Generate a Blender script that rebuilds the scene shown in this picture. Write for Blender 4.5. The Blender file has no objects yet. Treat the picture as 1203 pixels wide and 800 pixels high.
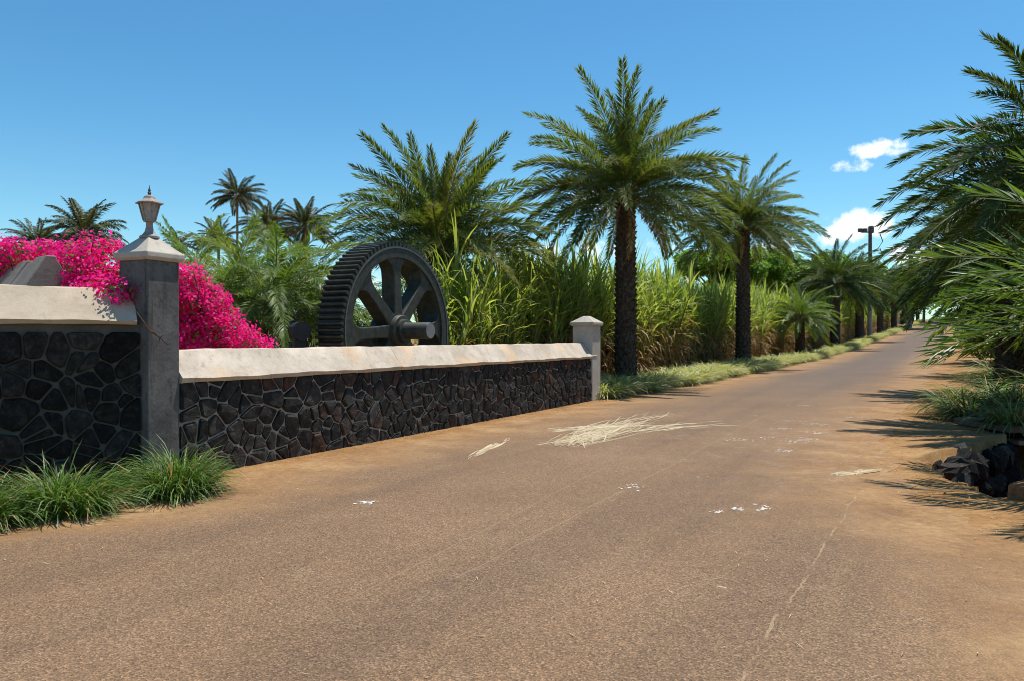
import bpy, math, random
import numpy as np
from mathutils import Vector, Matrix, Euler
R = math.radians
scene = bpy.context.scene
COL = scene.collection

# ---------------------------------------------------------------- camera, world, sun
F = 900.0                                   # focal length in photo pixels (photo is 1203 wide)
cam_d = bpy.data.cameras.new('camera'); cam = bpy.data.objects.new('camera', cam_d); COL.objects.link(cam)
cam.location = (0, 0, 1.6); cam.rotation_euler = (R(90 - 0.25), 0, 0)
cam_d.sensor_width = 36; cam_d.lens = 36 * F / 1203; cam_d.clip_start = .05; cam_d.clip_end = 6000
scene.camera = cam

SUN_EL, SUN_AZ = R(72), math.atan2(.79, .61)
sdir = Vector((math.sin(SUN_AZ) * math.cos(SUN_EL), math.cos(SUN_AZ) * math.cos(SUN_EL), math.sin(SUN_EL)))
sun_d = bpy.data.lights.new('sun', 'SUN'); sun = bpy.data.objects.new('sun', sun_d); COL.objects.link(sun)
sun_d.energy = 5.0; sun_d.angle = R(.53); sun_d.color = (1, .95, .87)
sun.rotation_euler = sdir.to_track_quat('Z', 'Y').to_euler(); sun.location = (20, 40, 60)

scene.view_settings.view_transform = 'Standard'; scene.view_settings.look = 'None'
scene.view_settings.gamma = 1; scene.view_settings.exposure = .25
scene.render.engine = 'CYCLES'
scene.cycles.pixel_filter_type = 'BLACKMAN_HARRIS'; scene.cycles.filter_width = 1.0
scene.cycles.max_bounces = 6; scene.cycles.transparent_max_bounces = 4
scene.cycles.diffuse_bounces = 3; scene.cycles.glossy_bounces = 2; scene.cycles.transmission_bounces = 3


class NT:
    """small node-tree writer"""
    def __init__(s, tree):
        s.t = tree; s.t.nodes.clear()
    def n(s, typ, **kw):
        nd = s.t.nodes.new(typ)
        for k, v in kw.items():
            if k.startswith('i_'):
                nd.inputs[k[2:].replace('_', ' ')].default_value = v
            else:
                setattr(nd, k, v)
        return nd
    def l(s, a, b):
        s.t.links.new(a, b)
    def val(s, x, sock):
        if isinstance(x, (int, float)): sock.default_value = x
        elif isinstance(x, (tuple, list)): sock.default_value = x
        else: s.l(x, sock)
    def math(s, op, a, b=0.0, c=None, clamp=False):
        nd = s.n('ShaderNodeMath', operation=op, use_clamp=clamp)
        s.val(a, nd.inputs[0]); s.val(b, nd.inputs[1])
        if c is not None: s.val(c, nd.inputs[2])
        return nd.outputs[0]
    def mix(s, f, a, b, blend='MIX'):
        nd = s.n('ShaderNodeMix', data_type='RGBA', blend_type=blend)
        s.val(f, nd.inputs[0])
        for x, i in ((a, 6), (b, 7)):
            if isinstance(x, (tuple, list)): nd.inputs[i].default_value = (*x[:3], 1)
            else: s.l(x, nd.inputs[i])
        return nd.outputs[2]
    def ramp(s, f, stops, interp='LINEAR'):
        nd = s.n('ShaderNodeValToRGB'); r = nd.color_ramp; r.interpolation = interp
        while len(r.elements) < len(stops): r.elements.new(.5)
        for e, (p, c) in zip(r.elements, stops):
            e.position = p; e.color = (*c[:3], 1) if isinstance(c, (tuple, list)) else (c, c, c, 1)
        s.l(f, nd.inputs[0]); return nd.outputs[0]
    def noise(s, vec, scale, detail=4, rough=.55, dist=0.0, out=0):
        nd = s.n('ShaderNodeTexNoise'); nd.inputs['Scale'].default_value = scale
        nd.inputs['Detail'].default_value = detail; nd.inputs['Roughness'].default_value = rough
        nd.inputs['Distortion'].default_value = dist
        if vec is not None: s.l(vec, nd.inputs['Vector'])
        return nd.outputs[out]
    def smooth(s, x, a, b):
        nd = s.n('ShaderNodeMapRange', interpolation_type='SMOOTHSTEP')
        s.l(x, nd.inputs[0]); nd.inputs[1].default_value = a; nd.inputs[2].default_value = b
        return nd.outputs[0]


# sky with a few small fair-weather clouds, fixed by compass bearing and height above the horizon
w = bpy.data.worlds.new('World'); scene.world = w; w.use_nodes = True
T = NT(w.node_tree)
sky = T.n('ShaderNodeTexSky', sky_type='NISHITA', sun_disc=False, sun_elevation=SUN_EL, sun_rotation=SUN_AZ,
          altitude=50, air_density=1.0, dust_density=0.25, ozone_density=3.0)
hs = T.n('ShaderNodeHueSaturation'); hs.inputs['Saturation'].default_value = 1.2; hs.inputs['Value'].default_value = 1.0
T.l(sky.outputs[0], hs.inputs['Color'])
tc = T.n('ShaderNodeTexCoord'); sx = T.n('ShaderNodeSeparateXYZ'); T.l(tc.outputs['Generated'], sx.inputs[0])
az = T.math('ARCTAN2', sx.outputs[0], sx.outputs[1]); el = T.math('ARCSINE', sx.outputs[2])
cv = T.n('ShaderNodeCombineXYZ'); T.l(az, cv.inputs[0]); T.l(el, cv.inputs[1])
n1 = T.noise(cv.outputs[0], 34, 6, .62); n2 = T.noise(cv.outputs[0], 11, 3, .5)
def px_dir(u, v):
    d = Vector(((u - 601.5) / F, 1, (396 - v) / F)).normalized()
    return math.atan2(d.x, d.y), math.asin(d.z)
CLOUDS = [(1034, 176, 40, 13, .95), (1000, 197, 34, 10, .8), (1008, 266, 44, 23, 1.1), (985, 276, 34, 15, 1.0), (1076, 300, 40, 17, 1.1), (694, 236, 28, 15, .75),
          (700, 296, 130, 14, .55), (905, 290, 70, 12, .5), (420, 330, 160, 14, .4), (1330, 250, 60, 26, 1.0), (-160, 210, 80, 24, .9)]
mask = None
for (u, v, ru, rv, k) in CLOUDS:
    a0, e0 = px_dir(u, v)
    a1, _ = px_dir(u + ru, v); _, e1 = px_dir(u, v - rv)
    dx = T.math('DIVIDE', T.math('SUBTRACT', az, a0), abs(a1 - a0))
    dy = T.math('DIVIDE', T.math('SUBTRACT', el, e0), abs(e1 - e0))
    r2 = T.math('ADD', T.math('MULTIPLY', dx, dx), T.math('MULTIPLY', dy, dy))
    b = T.math('MULTIPLY', T.math('SUBTRACT', 1.0, r2), k)
    b = T.math('MAXIMUM', b, -1.0)
    mask = b if mask is None else T.math('MAXIMUM', mask, b)
cl = T.math('ADD', mask, T.math('MULTIPLY', T.math('SUBTRACT', n1, .5), 3.4))
cl = T.math('ADD', cl, T.math('MULTIPLY', T.math('SUBTRACT', n2, .5), .7))
cl = T.math('MULTIPLY', T.smooth(cl, .08, 1.0), .92)
hz = T.math('MULTIPLY', T.math('POWER', T.math('SUBTRACT', 1.0, T.math('MULTIPLY', T.math('ABSOLUTE', el), 3.2), clamp=True), 2.0), .13)
skyc = T.mix(1.0, hs.outputs[0], (.80, 1.12, 1.08), 'MULTIPLY')
skyc = T.mix(hz, skyc, (7.2, 8.2, 9.0))
skyc = T.mix(cl, skyc, (9.6, 9.8, 10.0))
bg = T.n('ShaderNodeBackground'); bg.inputs[1].default_value = .115
T.l(skyc, bg.inputs[0]); ow = T.n('ShaderNodeOutputWorld'); T.l(bg.outputs[0], ow.inputs[0])


# ---------------------------------------------------------------- helpers
def tag(o, label=None, cat=None, group=None, kind=None):
    if label: o['label'] = label
    if cat: o['category'] = cat
    if group: o['group'] = group
    if kind or cat: o['kind'] = kind or 'thing'
    return o
def thing(name, label, cat, loc=(0, 0, 0), rotz=0, group=None):
    o = bpy.data.objects.new(name, None); COL.objects.link(o)
    o.empty_display_size = .2
    o.location = loc; o.rotation_euler = (0, 0, rotz)
    return tag(o, label, cat, group)
def link(name, me, parent=None, loc=None, rot=None, sc=None):
    o = bpy.data.objects.new(name, me); COL.objects.link(o)
    if parent: o.parent = parent
    if loc is not None: o.location = loc
    if rot is not None: o.rotation_euler = rot
    if sc is not None: o.scale = (sc, sc, sc) if isinstance(sc, (int, float)) else sc
    return o
def mesh(name, V, Fc, mats, midx=None, smooth=False):
    me = bpy.data.meshes.new(name)
    me.from_pydata([tuple(v) for v in V], [], [tuple(f) for f in Fc])
    for m in (mats if isinstance(mats, (list, tuple)) else [mats]): me.materials.append(m)
    if midx is not None: me.polygons.foreach_set('material_index', np.asarray(midx, dtype=np.int32))
    if smooth: me.polygons.foreach_set('use_smooth', np.ones(len(me.polygons), dtype=bool))
    me.update(); return me
def np_mesh(name, V, Fc, mats, midx=None, smooth=False):
    """V (n,3) and faces (m,k) as arrays, all faces of the same size"""
    V = np.asarray(V, dtype=np.float32); Fc = np.asarray(Fc, dtype=np.int32); k = Fc.shape[1]
    me = bpy.data.meshes.new(name)
    me.vertices.add(len(V)); me.vertices.foreach_set('co', V.ravel())
    me.loops.add(Fc.size); me.loops.foreach_set('vertex_index', Fc.ravel())
    me.polygons.add(len(Fc)); me.polygons.foreach_set('loop_start', np.arange(0, Fc.size, k, dtype=np.int32))
    for m in (mats if isinstance(mats, (list, tuple)) else [mats]): me.materials.append(m)
    if midx is not None: me.polygons.foreach_set('material_index', np.asarray(midx, dtype=np.int32))
    if smooth: me.polygons.foreach_set('use_smooth', np.ones(len(Fc), dtype=bool))
    me.update(calc_edges=True); me.validate(); return me
class MB:
    """collects shapes into one mesh"""
    def __init__(s): s.V = []; s.F = []; s.M = []
    def add(s, V, Fc, m=0):
        b = len(s.V); s.V += [tuple(v) for v in V]; s.F += [tuple(i + b for i in f) for f in Fc]; s.M += [m] * len(Fc)
    def box(s, c, size, rz=0, m=0):
        cx, cy, cz = c; a, b, h = size[0] / 2, size[1] / 2, size[2] / 2; co, si = math.cos(rz), math.sin(rz)
        V = [(cx + co * x - si * y, cy + si * x + co * y, cz + z) for z in (-h, h) for x, y in ((-a, -b), (a, -b), (a, b), (-a, b))]
        s.add(V, [(3, 2, 1, 0), (4, 5, 6, 7), (0, 1, 5, 4), (1, 2, 6, 5), (2, 3, 7, 6), (3, 0, 4, 7)], m)
    def tube(s, P, rad, n=6, m=0, cap=True):
        P = [Vector(p) for p in P]; V = []; Fc = []
        up = Vector((0, 0, 1))
        for i, p in enumerate(P):
            t = (P[min(i + 1, len(P) - 1)] - P[max(i - 1, 0)]).normalized()
            a = t.cross(up if abs(t.z) < .95 else Vector((1, 0, 0))).normalized(); b = a.cross(t)
            r = rad[i] if isinstance(rad, (list, tuple)) else rad
            for k in range(n):
                q = 2 * math.pi * k / n
                V.append(p + a * (r * math.cos(q)) + b * (r * math.sin(q)))
        for i in range(len(P) - 1):
            for k in range(n):
                Fc.append((i * n + k, i * n + (k + 1) % n, (i + 1) * n + (k + 1) % n, (i + 1) * n + k))
        if cap:
            Fc.append(tuple(range(n - 1, -1, -1))); Fc.append(tuple((len(P) - 1) * n + k for k in range(n)))
        s.add(V, Fc, m)
    def lathe(s, prof, n=16, c=(0, 0, 0), m=0, rot=0):
        V = []; Fc = []
        for r, z in prof:
            for k in range(n):
                q = 2 * math.pi * k / n + rot
                V.append((c[0] + r * math.cos(q), c[1] + r * math.sin(q), c[2] + z))
        for i in range(len(prof) - 1):
            for k in range(n):
                Fc.append((i * n + k, i * n + (k + 1) % n, (i + 1) * n + (k + 1) % n, (i + 1) * n + k))
        Fc.append(tuple(range(n - 1, -1, -1))); Fc.append(tuple((len(prof) - 1) * n + k for k in range(n)))
        s.add(V, Fc, m)
    def mesh(s, name, mats, smooth=False): return mesh(name, s.V, s.F, mats, s.M, smooth)
    def obj(s, name, mats, parent=None, smooth=False, **kw): return link(name, s.mesh(name, mats, smooth), parent, **kw)
def shade_auto(o, ang=35):
    me = o.data
    me.polygons.foreach_set('use_smooth', np.ones(len(me.polygons), dtype=bool))
    try: me.set_sharp_from_angle(angle=R(ang))
    except Exception: pass
def bevel(o, wd, seg=2):
    b = o.modifiers.new('bevel', 'BEVEL'); b.width = wd; b.segments = seg; b.limit_method = 'ANGLE'; b.angle_limit = R(30); return o

# ---------------------------------------------------------------- terrain profile (flat by the wall, then the road climbs)
RD = Vector((.507, .862)).normalized()
def gz(x, y):
    t = x * RD.x + y * RD.y
    w_ = 14.0; q = (t - 55) / w_
    z = .036 * w_ * (np.log1p(np.exp(-np.abs(q))) + np.maximum(q, 0))
    q2 = (t - 235) / w_
    return z - .036 * w_ * (np.log1p(np.exp(-np.abs(q2))) + np.maximum(q2, 0))
def line_x(y, off=0.0): return 1.98 + .588 * (y - 18.9) + off      # kerb line of the planted strip on the left
def at(u, v, d): return Vector(((u - 601.5) / F * d, d, 1.6 + (396 - v) / F * d))

# ---------------------------------------------------------------- materials
def new_mat(name):
    m = bpy.data.materials.new(name); m.use_nodes = True
    T = NT(m.node_tree); out = T.n('ShaderNodeOutputMaterial'); p = T.n('ShaderNodeBsdfPrincipled')
    T.l(p.outputs[0], out.inputs[0]); return m, T, p, out
def coords(T, kind='Object'):
    return T.n('ShaderNodeTexCoord').outputs[kind]
def bump(T, p, h, strength=.5, dist=.02):
    b = T.n('ShaderNodeBump'); b.inputs['Strength'].default_value = strength; b.inputs['Distance'].default_value = dist
    T.l(h, b.inputs['Height']); T.l(b.outputs[0], p.inputs['Normal']); return b
def mapping(T, vec, scale=(1, 1, 1), rot=(0, 0, 0), loc=(0, 0, 0)):
    m = T.n('ShaderNodeMapping'); m.inputs['Scale'].default_value = scale; m.inputs['Rotation'].default_value = rot; m.inputs['Location'].default_value = loc
    T.l(vec, m.inputs['Vector']); return m.outputs[0]

def leaf_mat(name, dark, mid, light, rough=.42, trans=.3, objvar=0.0, objcol=None, spec=.5, tcol=None):
    m, T, p, out = new_mat(name)
    g = T.n('ShaderNodeNewGeometry')
    c = T.ramp(g.outputs['Random Per Island'], [(0, dark), (.5, mid), (1, light)])
    if objvar:
        oi = T.n('ShaderNodeObjectInfo')
        f = T.math('MULTIPLY', T.smooth(oi.outputs['Random'], .55, 1.0), objvar)
        c = T.mix(f, c, objcol)
    T.l(c, p.inputs['Base Color']); p.inputs['Roughness'].default_value = rough
    p.inputs['Specular IOR Level'].default_value = spec
    if trans:
        tr = T.n('ShaderNodeBsdfTranslucent'); ms = T.n('ShaderNodeMixShader'); ms.inputs[0].default_value = trans
        T.l(T.mix(1.0, c, tcol or (1.5, 1.6, .6), 'MULTIPLY'), tr.inputs[0])
        T.l(p.outputs[0], ms.inputs[1]); T.l(tr.outputs[0], ms.inputs[2]); T.l(ms.outputs[0], out.inputs[0])
    return m

def dirt_nodes(T, c):
    a = T.noise(c, 1.2, 7, .65); b = T.noise(c, 14, 6, .7); f = T.noise(c, 90, 3, .7)
    col = T.ramp(a, [(.3, (.20, .100, .038)), (.5, (.28, .155, .064)), (.7, (.36, .225, .105))])
    col = T.mix(.6, col, T.ramp(b, [(.3, .55), (.5, 1), (.72, 1.5)]), 'MULTIPLY')
    col = T.mix(T.math('MULTIPLY', T.smooth(T.noise(c, 40, 4, .75), .6, .72), .5), col, (.46, .37, .24))
    return col, T.math('ADD', b, T.math('MULTIPLY', f, .4))

def mat_road():
    m, T, p, out = new_mat('dusty_asphalt')
    c = coords(T); along = mapping(T, c, rot=(0, 0, SUN_ROAD))
    st = mapping(T, along, scale=(1.0, .06, 1))
    tracks = T.noise(st, .9, 4, .55); big = T.noise(c, .28, 5, .6); mid = T.noise(c, 2.6, 6, .65); fine = T.noise(c, 95, 3, .7)
    base = T.ramp(big, [(.3, (.178, .106, .056)), (.5, (.218, .131, .070)), (.72, (.262, .162, .089))])
    base = T.mix(T.math('MULTIPLY', T.smooth(tracks, .47, .66), .55), base, (.148, .092, .055))
    base = T.mix(T.math('MULTIPLY', T.smooth(mid, .52, .75), .5), base, (.25, .165, .10))
    base = T.mix(T.math('MULTIPLY', T.smooth(T.noise(c, 5, 6, .75), .54, .74), .45), base, (.12, .082, .057))
    vo = T.n('ShaderNodeTexVoronoi'); vo.inputs['Scale'].default_value = 105; T.l(c, vo.inputs['Vector'])
    cs = T.n('ShaderNodeSeparateColor'); T.l(vo.outputs['Color'], cs.inputs[0])
    agg = T.ramp(cs.outputs[0], [(0, .4), (.4, .85), (.8, 1.1), (1, 1.8)])
    base = T.mix(.85, base, agg, 'MULTIPLY')
    base = T.mix(.6, base, T.ramp(fine, [(.3, .6), (.55, 1.0), (.75, 1.5)]), 'MULTIPLY')
    # worn grey lane further up the road
    sp = T.n('ShaderNodeSeparateXYZ'); T.l(along, sp.inputs[0])
    at_ = T.n('ShaderNodeAttribute', attribute_name='edge')
    lane = T.math('MULTIPLY', T.smooth(sp.outputs[1], 9, 34), T.smooth(at_.outputs['Fac'], 1.2, 2.6))
    base = T.mix(T.math('MULTIPLY', lane, .66), base, (.094, .074, .062))
    # orange earth carried over the edges
    e = T.math('ADD', at_.outputs['Fac'], T.math('MULTIPLY', T.math('SUBTRACT', T.noise(c, .9, 6, .65), .5), 2.2))
    dust = T.math('SUBTRACT', 1.0, T.smooth(T.math('SUBTRACT', e, T.math('MULTIPLY', T.math('SUBTRACT', 1.0, T.smooth(at_.outputs['Fac'], 0, .5)), 2.0)), .0, 1.9))
    dcol, dh = dirt_nodes(T, c)
    base = T.mix(dust, base, dcol)
    # sand-filled crack
    cr = mapping(T, c, rot=(0, 0, -math.atan2(3.29 - 1.06, 7.4 - 3.56)*-1), loc=(0, 0, 0))
    cs2 = T.n('ShaderNodeSeparateXYZ'); T.l(cr, cs2.inputs[0])
    wob = T.math('MULTIPLY', T.math('SUBTRACT', T.noise(c, 1.7, 5, .6), .5), .16)
    ang = -(-math.atan2(3.29 - 1.06, 7.4 - 3.56))
    cx0 = math.cos(ang) * 1.06 - math.sin(ang) * 3.56
    dd = T.math('ABSOLUTE', T.math('ADD', T.math('SUBTRACT', cs2.outputs[0], cx0), wob))
    wid = T.math('MULTIPLY', T.noise(c, 7, 5, .75), .030)
    crm = T.math('MULTIPLY', T.math('MULTIPLY', T.smooth(T.noise(c, 2.2, 5, .75), .42, .54), 1.0), T.math('LESS_THAN', dd, T.math('SUBTRACT', wid, .0078)))
    crm = T.math('MULTIPLY', crm, T.math('LESS_THAN', cs2.outputs[1], 8.4))
    base = T.mix(T.math('MULTIPLY', crm, .7), base, T.mix(T.noise(c, 40, 3, .7), (.20, .13, .07), (.46, .34, .19)))
    # hairline scratches and a second seam
    for (p0, p1, hw, amt, wb) in (((3.35, 7.0), (3.75, 4.4), .004, .3, .05), ((5.4, 16.0), (-.4, 5.0), .008, .3, .10), ((1.2, 9.5), (-1.0, 4.6), .007, .3, .06)):
        dx, dy = p1[0] - p0[0], p1[1] - p0[1]; ln = math.hypot(dx, dy); ux, uy = dx / ln, dy / ln
        sp2 = T.n('ShaderNodeSeparateXYZ'); T.l(c, sp2.inputs[0])
        across = T.math('ADD', T.math('MULTIPLY', T.math('SUBTRACT', sp2.outputs[0], p0[0]), -uy), T.math('MULTIPLY', T.math('SUBTRACT', sp2.outputs[1], p0[1]), ux))
        alng = T.math('ADD', T.math('MULTIPLY', T.math('SUBTRACT', sp2.outputs[0], p0[0]), ux), T.math('MULTIPLY', T.math('SUBTRACT', sp2.outputs[1], p0[1]), uy))
        across = T.math('ABSOLUTE', T.math('ADD', across, T.math('MULTIPLY', T.math('SUBTRACT', T.noise(c, .8, 3, .5), .5), wb)))
        k = T.math('MULTIPLY', T.math('LESS_THAN', across, T.math('MULTIPLY', T.noise(c, 9, 3, .7), hw * 2)), T.math('MULTIPLY', T.math('GREATER_THAN', alng, 0.0), T.math('LESS_THAN', alng, ln)))
        base = T.mix(T.math('MULTIPLY', k, amt), base, (.34, .24, .15))
    # white splashes in one stretch of the lane
    v2 = T.n('ShaderNodeTexVoronoi'); v2.inputs['Scale'].default_value = 1.5; T.l(T.mix(.12, c, T.noise(c, 14, 3, .6, out=1)), v2.inputs['Vector'])
    v2c = T.n('ShaderNodeSeparateColor'); T.l(v2.outputs['Color'], v2c.inputs[0])
    q = T.n('ShaderNodeVectorMath', operation='DISTANCE'); T.l(c, q.inputs[0]); q.inputs[1].default_value = (4.3, 11.5, 0)
    near = T.math('SUBTRACT', 1.0, T.smooth(q.outputs['Value'], 1.0, 5.5))
    rad = T.math('MULTIPLY', T.math('MULTIPLY', v2c.outputs[0], near), .17)
    spl = T.math('MULTIPLY', T.smooth(T.math('SUBTRACT', rad, v2.outputs['Distance']), 0, .05), T.smooth(T.noise(c, 30, 4, .7), .38, .62))
    base = T.mix(T.math('MULTIPLY', spl, .8), base, (.62, .58, .52))
    pale = T.math('MULTIPLY', T.math('MULTIPLY', near, T.smooth(T.noise(c, 3.2, 5, .7), .5, .78)), .28)
    base = T.mix(pale, base, (.42, .37, .32))
    T.l(base, p.inputs['Base Color']); p.inputs['Roughness'].default_value = .82; p.inputs['Specular IOR Level'].default_value = .3
    bump(T, p, T.math('ADD', vo.outputs['Distance'], T.math('MULTIPLY', fine, .6)), .55, .008)
    return m
SUN_ROAD = math.atan2(.507, .862)      # turns world so that +Y runs along the road

def mat_dirt():
    m, T, p, out = new_mat('orange_earth'); c = coords(T)
    col, h = dirt_nodes(T, c)
    T.l(col, p.inputs['Base Color']); p.inputs['Roughness'].default_value = .95; p.inputs['Specular IOR Level'].default_value = .1
    bump(T, p, h, .6, .02); return m

def mat_concrete(name, c1, c2, stain, stain_amt=.5, tint=None, rust=0.0, streak=1.0):
    m, T, p, out = new_mat(name); c = coords(T)
    a = T.noise(c, 2.0, 6, .65); b = T.noise(c, 9, 7, .72)
    col = T.ramp(a, [(.32, c1), (.66, c2)])
    col = T.mix(T.math('MULTIPLY', T.smooth(b, .48, .75), stain_amt), col, stain)
    v = T.noise(mapping(T, c, scale=(9, 9, .8)), 1.0, 5, .6)
    col = T.mix(T.math('MULTIPLY', T.smooth(v, .54, .75), .45 * streak), col, stain)
    if tint: col = T.mix(T.math('MULTIPLY', T.smooth(T.noise(c, 1.1, 5, .6), .50, .68), .75), col, tint)
    if rust: col = T.mix(T.math('MULTIPLY', T.smooth(T.noise(c, 5.5, 6, .7), .6, .75), rust), col, (.24, .12, .06))
    f = T.noise(c, 120, 3, .7); col = T.mix(.5, col, T.ramp(f, [(.3, .75), (.7, 1.2)]), 'MULTIPLY')
    T.l(col, p.inputs['Base Color']); p.inputs['Roughness'].default_value = .88; p.inputs['Specular IOR Level'].default_value = .2
    bump(T, p, T.math('ADD', T.noise(c, 22, 6, .7), T.math('MULTIPLY', f, .25)), .45, .012); return m

def mat_stone(name, cols, spec=.4):
    m, T, p, out = new_mat(name); c = coords(T); oi = T.n('ShaderNodeObjectInfo')
    v = T.n('ShaderNodeVectorMath', operation='ADD'); T.l(c, v.inputs[0])
    cb = T.n('ShaderNodeCombineXYZ'); T.l(T.math('MULTIPLY', oi.outputs['Random'], 37.0), cb.inputs[0]); T.l(cb.outputs[0], v.inputs[1])
    n = len(cols); col = T.ramp(oi.outputs['Random'], [(i / (n - 1), k) for i, k in enumerate(cols)])
    a = T.noise(v.outputs[0], 11, 7, .7); col = T.mix(.85, col, T.ramp(a, [(.3, .3), (.5, 1), (.72, 3.0)]), 'MULTIPLY')
    pits = T.noise(v.outputs[0], 48, 4, .7)
    col = T.mix(T.math('MULTIPLY', T.smooth(T.noise(v.outputs[0], 26, 6, .8), .58, .70), .5), col, (.15, .135, .115))
    T.l(col, p.inputs['Base Color']); p.inputs['Roughness'].default_value = .8; p.inputs['Specular IOR Level'].default_value = spec
    bump(T, p, T.math('ADD', a, T.math('MULTIPLY', pits, .5)), .9, .02); return m

def mat_bark(name, c1, c2, c3=None):
    m, T, p, out = new_mat(name); c = coords(T); g = T.n('ShaderNodeNewGeometry')
    a = T.noise(mapping(T, c, scale=(1, 1, .35)), 16, 6, .7)
    col = T.mix(T.smooth(a, .35, .68), c1, c2)
    col = T.mix(.5, col, T.ramp(g.outputs['Random Per Island'], [(0, .5), (1, 1.5)]), 'MULTIPLY')
    T.l(col, p.inputs['Base Color']); p.inputs['Roughness'].default_value = .9; p.inputs['Specular IOR Level'].default_value = .15
    bump(T, p, a, .8, .03); return m

def mat_plain(name, col, rough=.6, metal=0.0, spec=.4, var=.35, scale=14, rust=None, bstr=.2):
    m, T, p, out = new_mat(name); c = coords(T); a = T.noise(c, scale, 6, .68)
    cc = T.mix(1.0, col, T.ramp(a, [(.3, 1 - var), (.7, 1 + var)]), 'MULTIPLY')
    if rust: cc = T.mix(T.math('MULTIPLY', T.smooth(T.noise(c, 6, 7, .72), .52, .70), .6), cc, rust)
    T.l(cc, p.inputs['Base Color']); p.inputs['Roughness'].default_value = rough; p.inputs['Metallic'].default_value = metal
    p.inputs['Specular IOR Level'].default_value = spec; bump(T, p, a, bstr, .01); return m

M = {}
M['road'] = mat_road(); M['dirt'] = mat_dirt()
M['cap'] = mat_concrete('pale_coping', (.40, .335, .26), (.58, .50, .405), (.26, .21, .165), .65, tint=(.60, .41, .25), streak=.8)
M['cap_buff'] = mat_concrete('buff_coping', (.42, .34, .24), (.52, .43, .32), (.28, .22, .16), .5, streak=.5)
M['pillar'] = mat_concrete('weathered_pillar', (.07, .066, .063), (.165, .157, .148), (.035, .033, .031), .8, rust=.3, streak=1.6)
M['pillar_pale'] = mat_concrete('pale_pillar', (.42, .37, .31), (.52, .47, .40), (.28, .23, .18), .45, tint=(.50, .38, .25))
M['cap_grey'] = mat_concrete('grey_pillar_cap', (.38, .34, .29), (.50, .45, .38), (.22, .19, .16), .5)
M['cap_mid'] = mat_concrete('mid_grey_coping', (.19, .17, .145), (.27, .245, .21), (.10, .09, .08), .6)
M['slab'] = mat_concrete('brown_stained_slab', (.12, .085, .06), (.18, .13, .095), (.06, .045, .035), .7)
M['mortar'] = mat_concrete('grey_mortar', (.085, .078, .068), (.135, .124, .107), (.05, .045, .04), .55)
M['mortar_brown'] = mat_concrete('brown_mortar', (.30, .27, .23), (.42, .375, .32), (.20, .14, .09), .45)
M['stone'] = mat_stone('shaded_black_basalt', [(.010, .0095, .009), (.016, .015, .014), (.008, .008, .008), (.034, .030, .027), (.012, .011, .010), (.020, .018, .016)], .12)  # basalt darkened past its own tone for the shade it stands in
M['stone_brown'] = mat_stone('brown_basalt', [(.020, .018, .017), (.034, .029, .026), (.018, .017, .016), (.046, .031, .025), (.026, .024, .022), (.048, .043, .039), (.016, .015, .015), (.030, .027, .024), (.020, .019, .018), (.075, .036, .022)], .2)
M['iron'] = mat_plain('painted_iron', (.040, .044, .034), .55, 0.0, .3, .5, 9, rust=(.085, .070, .048))
M['iron_edge'] = mat_plain('iron_highlight', (.085, .10, .09), .5, 0.0, .5, .3, 12)  # rim lip lighter than the wheel, its edge highlight put into the colour
M['iron_end'] = mat_plain('bare_iron_end', (.17, .17, .17), .5, .0, .5, .2, 10)
M['black_iron'] = mat_plain('black_iron', (.018, .018, .018), .55, 0, .4, .4, 12)
M['lamp'] = mat_plain('weathered_lamp_metal', (.27, .23, .20), .55, 0, .4, .4, 25, rust=(.13, .09, .07))
M['lamp_dark'] = mat_plain('dark_finial', (.04, .04, .045), .5)
M['bark'] = mat_bark('palm_bark', (.045, .032, .023), (.15, .11, .078))
M['bark_grey'] = mat_bark('grey_bark', (.10, .085, .07), (.21, .18, .15))
M['boot'] = mat_bark('leaf_base', (.17, .085, .03), (.34, .20, .08))
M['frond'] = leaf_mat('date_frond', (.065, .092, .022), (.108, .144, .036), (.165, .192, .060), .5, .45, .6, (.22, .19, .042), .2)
M['frond_lime'] = leaf_mat('young_frond', (.07, .125, .020), (.11, .175, .028), (.17, .23, .045), .5, .42, .6, (.19, .21, .045))  # yellow-green of the young palms
M['frond_dark'] = leaf_mat('dark_frond', (.034, .060, .018), (.056, .092, .026), (.092, .130, .038), .5, .34, .4, (.14, .14, .03), .2)  # darker green than the date frond
M['frond_near'] = leaf_mat('near_frond', (.055, .110, .020), (.095, .160, .034), (.15, .215, .055), .42, .34, .3, (.14, .17, .04), .4)
M['coco'] = leaf_mat('coconut_frond', (.034, .054, .018), (.056, .078, .026), (.09, .105, .04), .55, .25, .6, (.15, .11, .05), .25)
M['rachis'] = mat_plain('frond_rib', (.15, .16, .06), .5, 0, .4, .3, 8)
M['rachis_tan'] = mat_plain('tan_frond_rib', (.26, .19, .08), .5, 0, .4, .3, 8)
M['cane_leaf'] = leaf_mat('cane_leaf', (.15, .21, .036), (.26, .32, .072), (.44, .45, .16), .5, .5, .5, (.22, .22, .07))
M['cane_dry'] = leaf_mat('dry_cane_leaf', (.24, .12, .035), (.40, .25, .09), (.55, .43, .22), .6, .4, tcol=(1.3, 1.1, .7))
M['cane_stalk'] = leaf_mat('cane_stalk', (.10, .07, .025), (.16, .14, .045), (.20, .19, .06), .5, 0)
M['straw'] = leaf_mat('straw', (.32, .23, .12), (.46, .36, .21), (.62, .52, .35), .6, .1, tcol=(1, 1, .9))
M['hedge'] = leaf_mat('silver_grass', (.22, .24, .09), (.37, .38, .17), (.56, .53, .30), .55, .4, .35, (.20, .25, .10))
M['hedge_green'] = leaf_mat('striped_grass', (.08, .12, .035), (.16, .20, .07), (.36, .36, .18), .55, .35)
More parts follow.
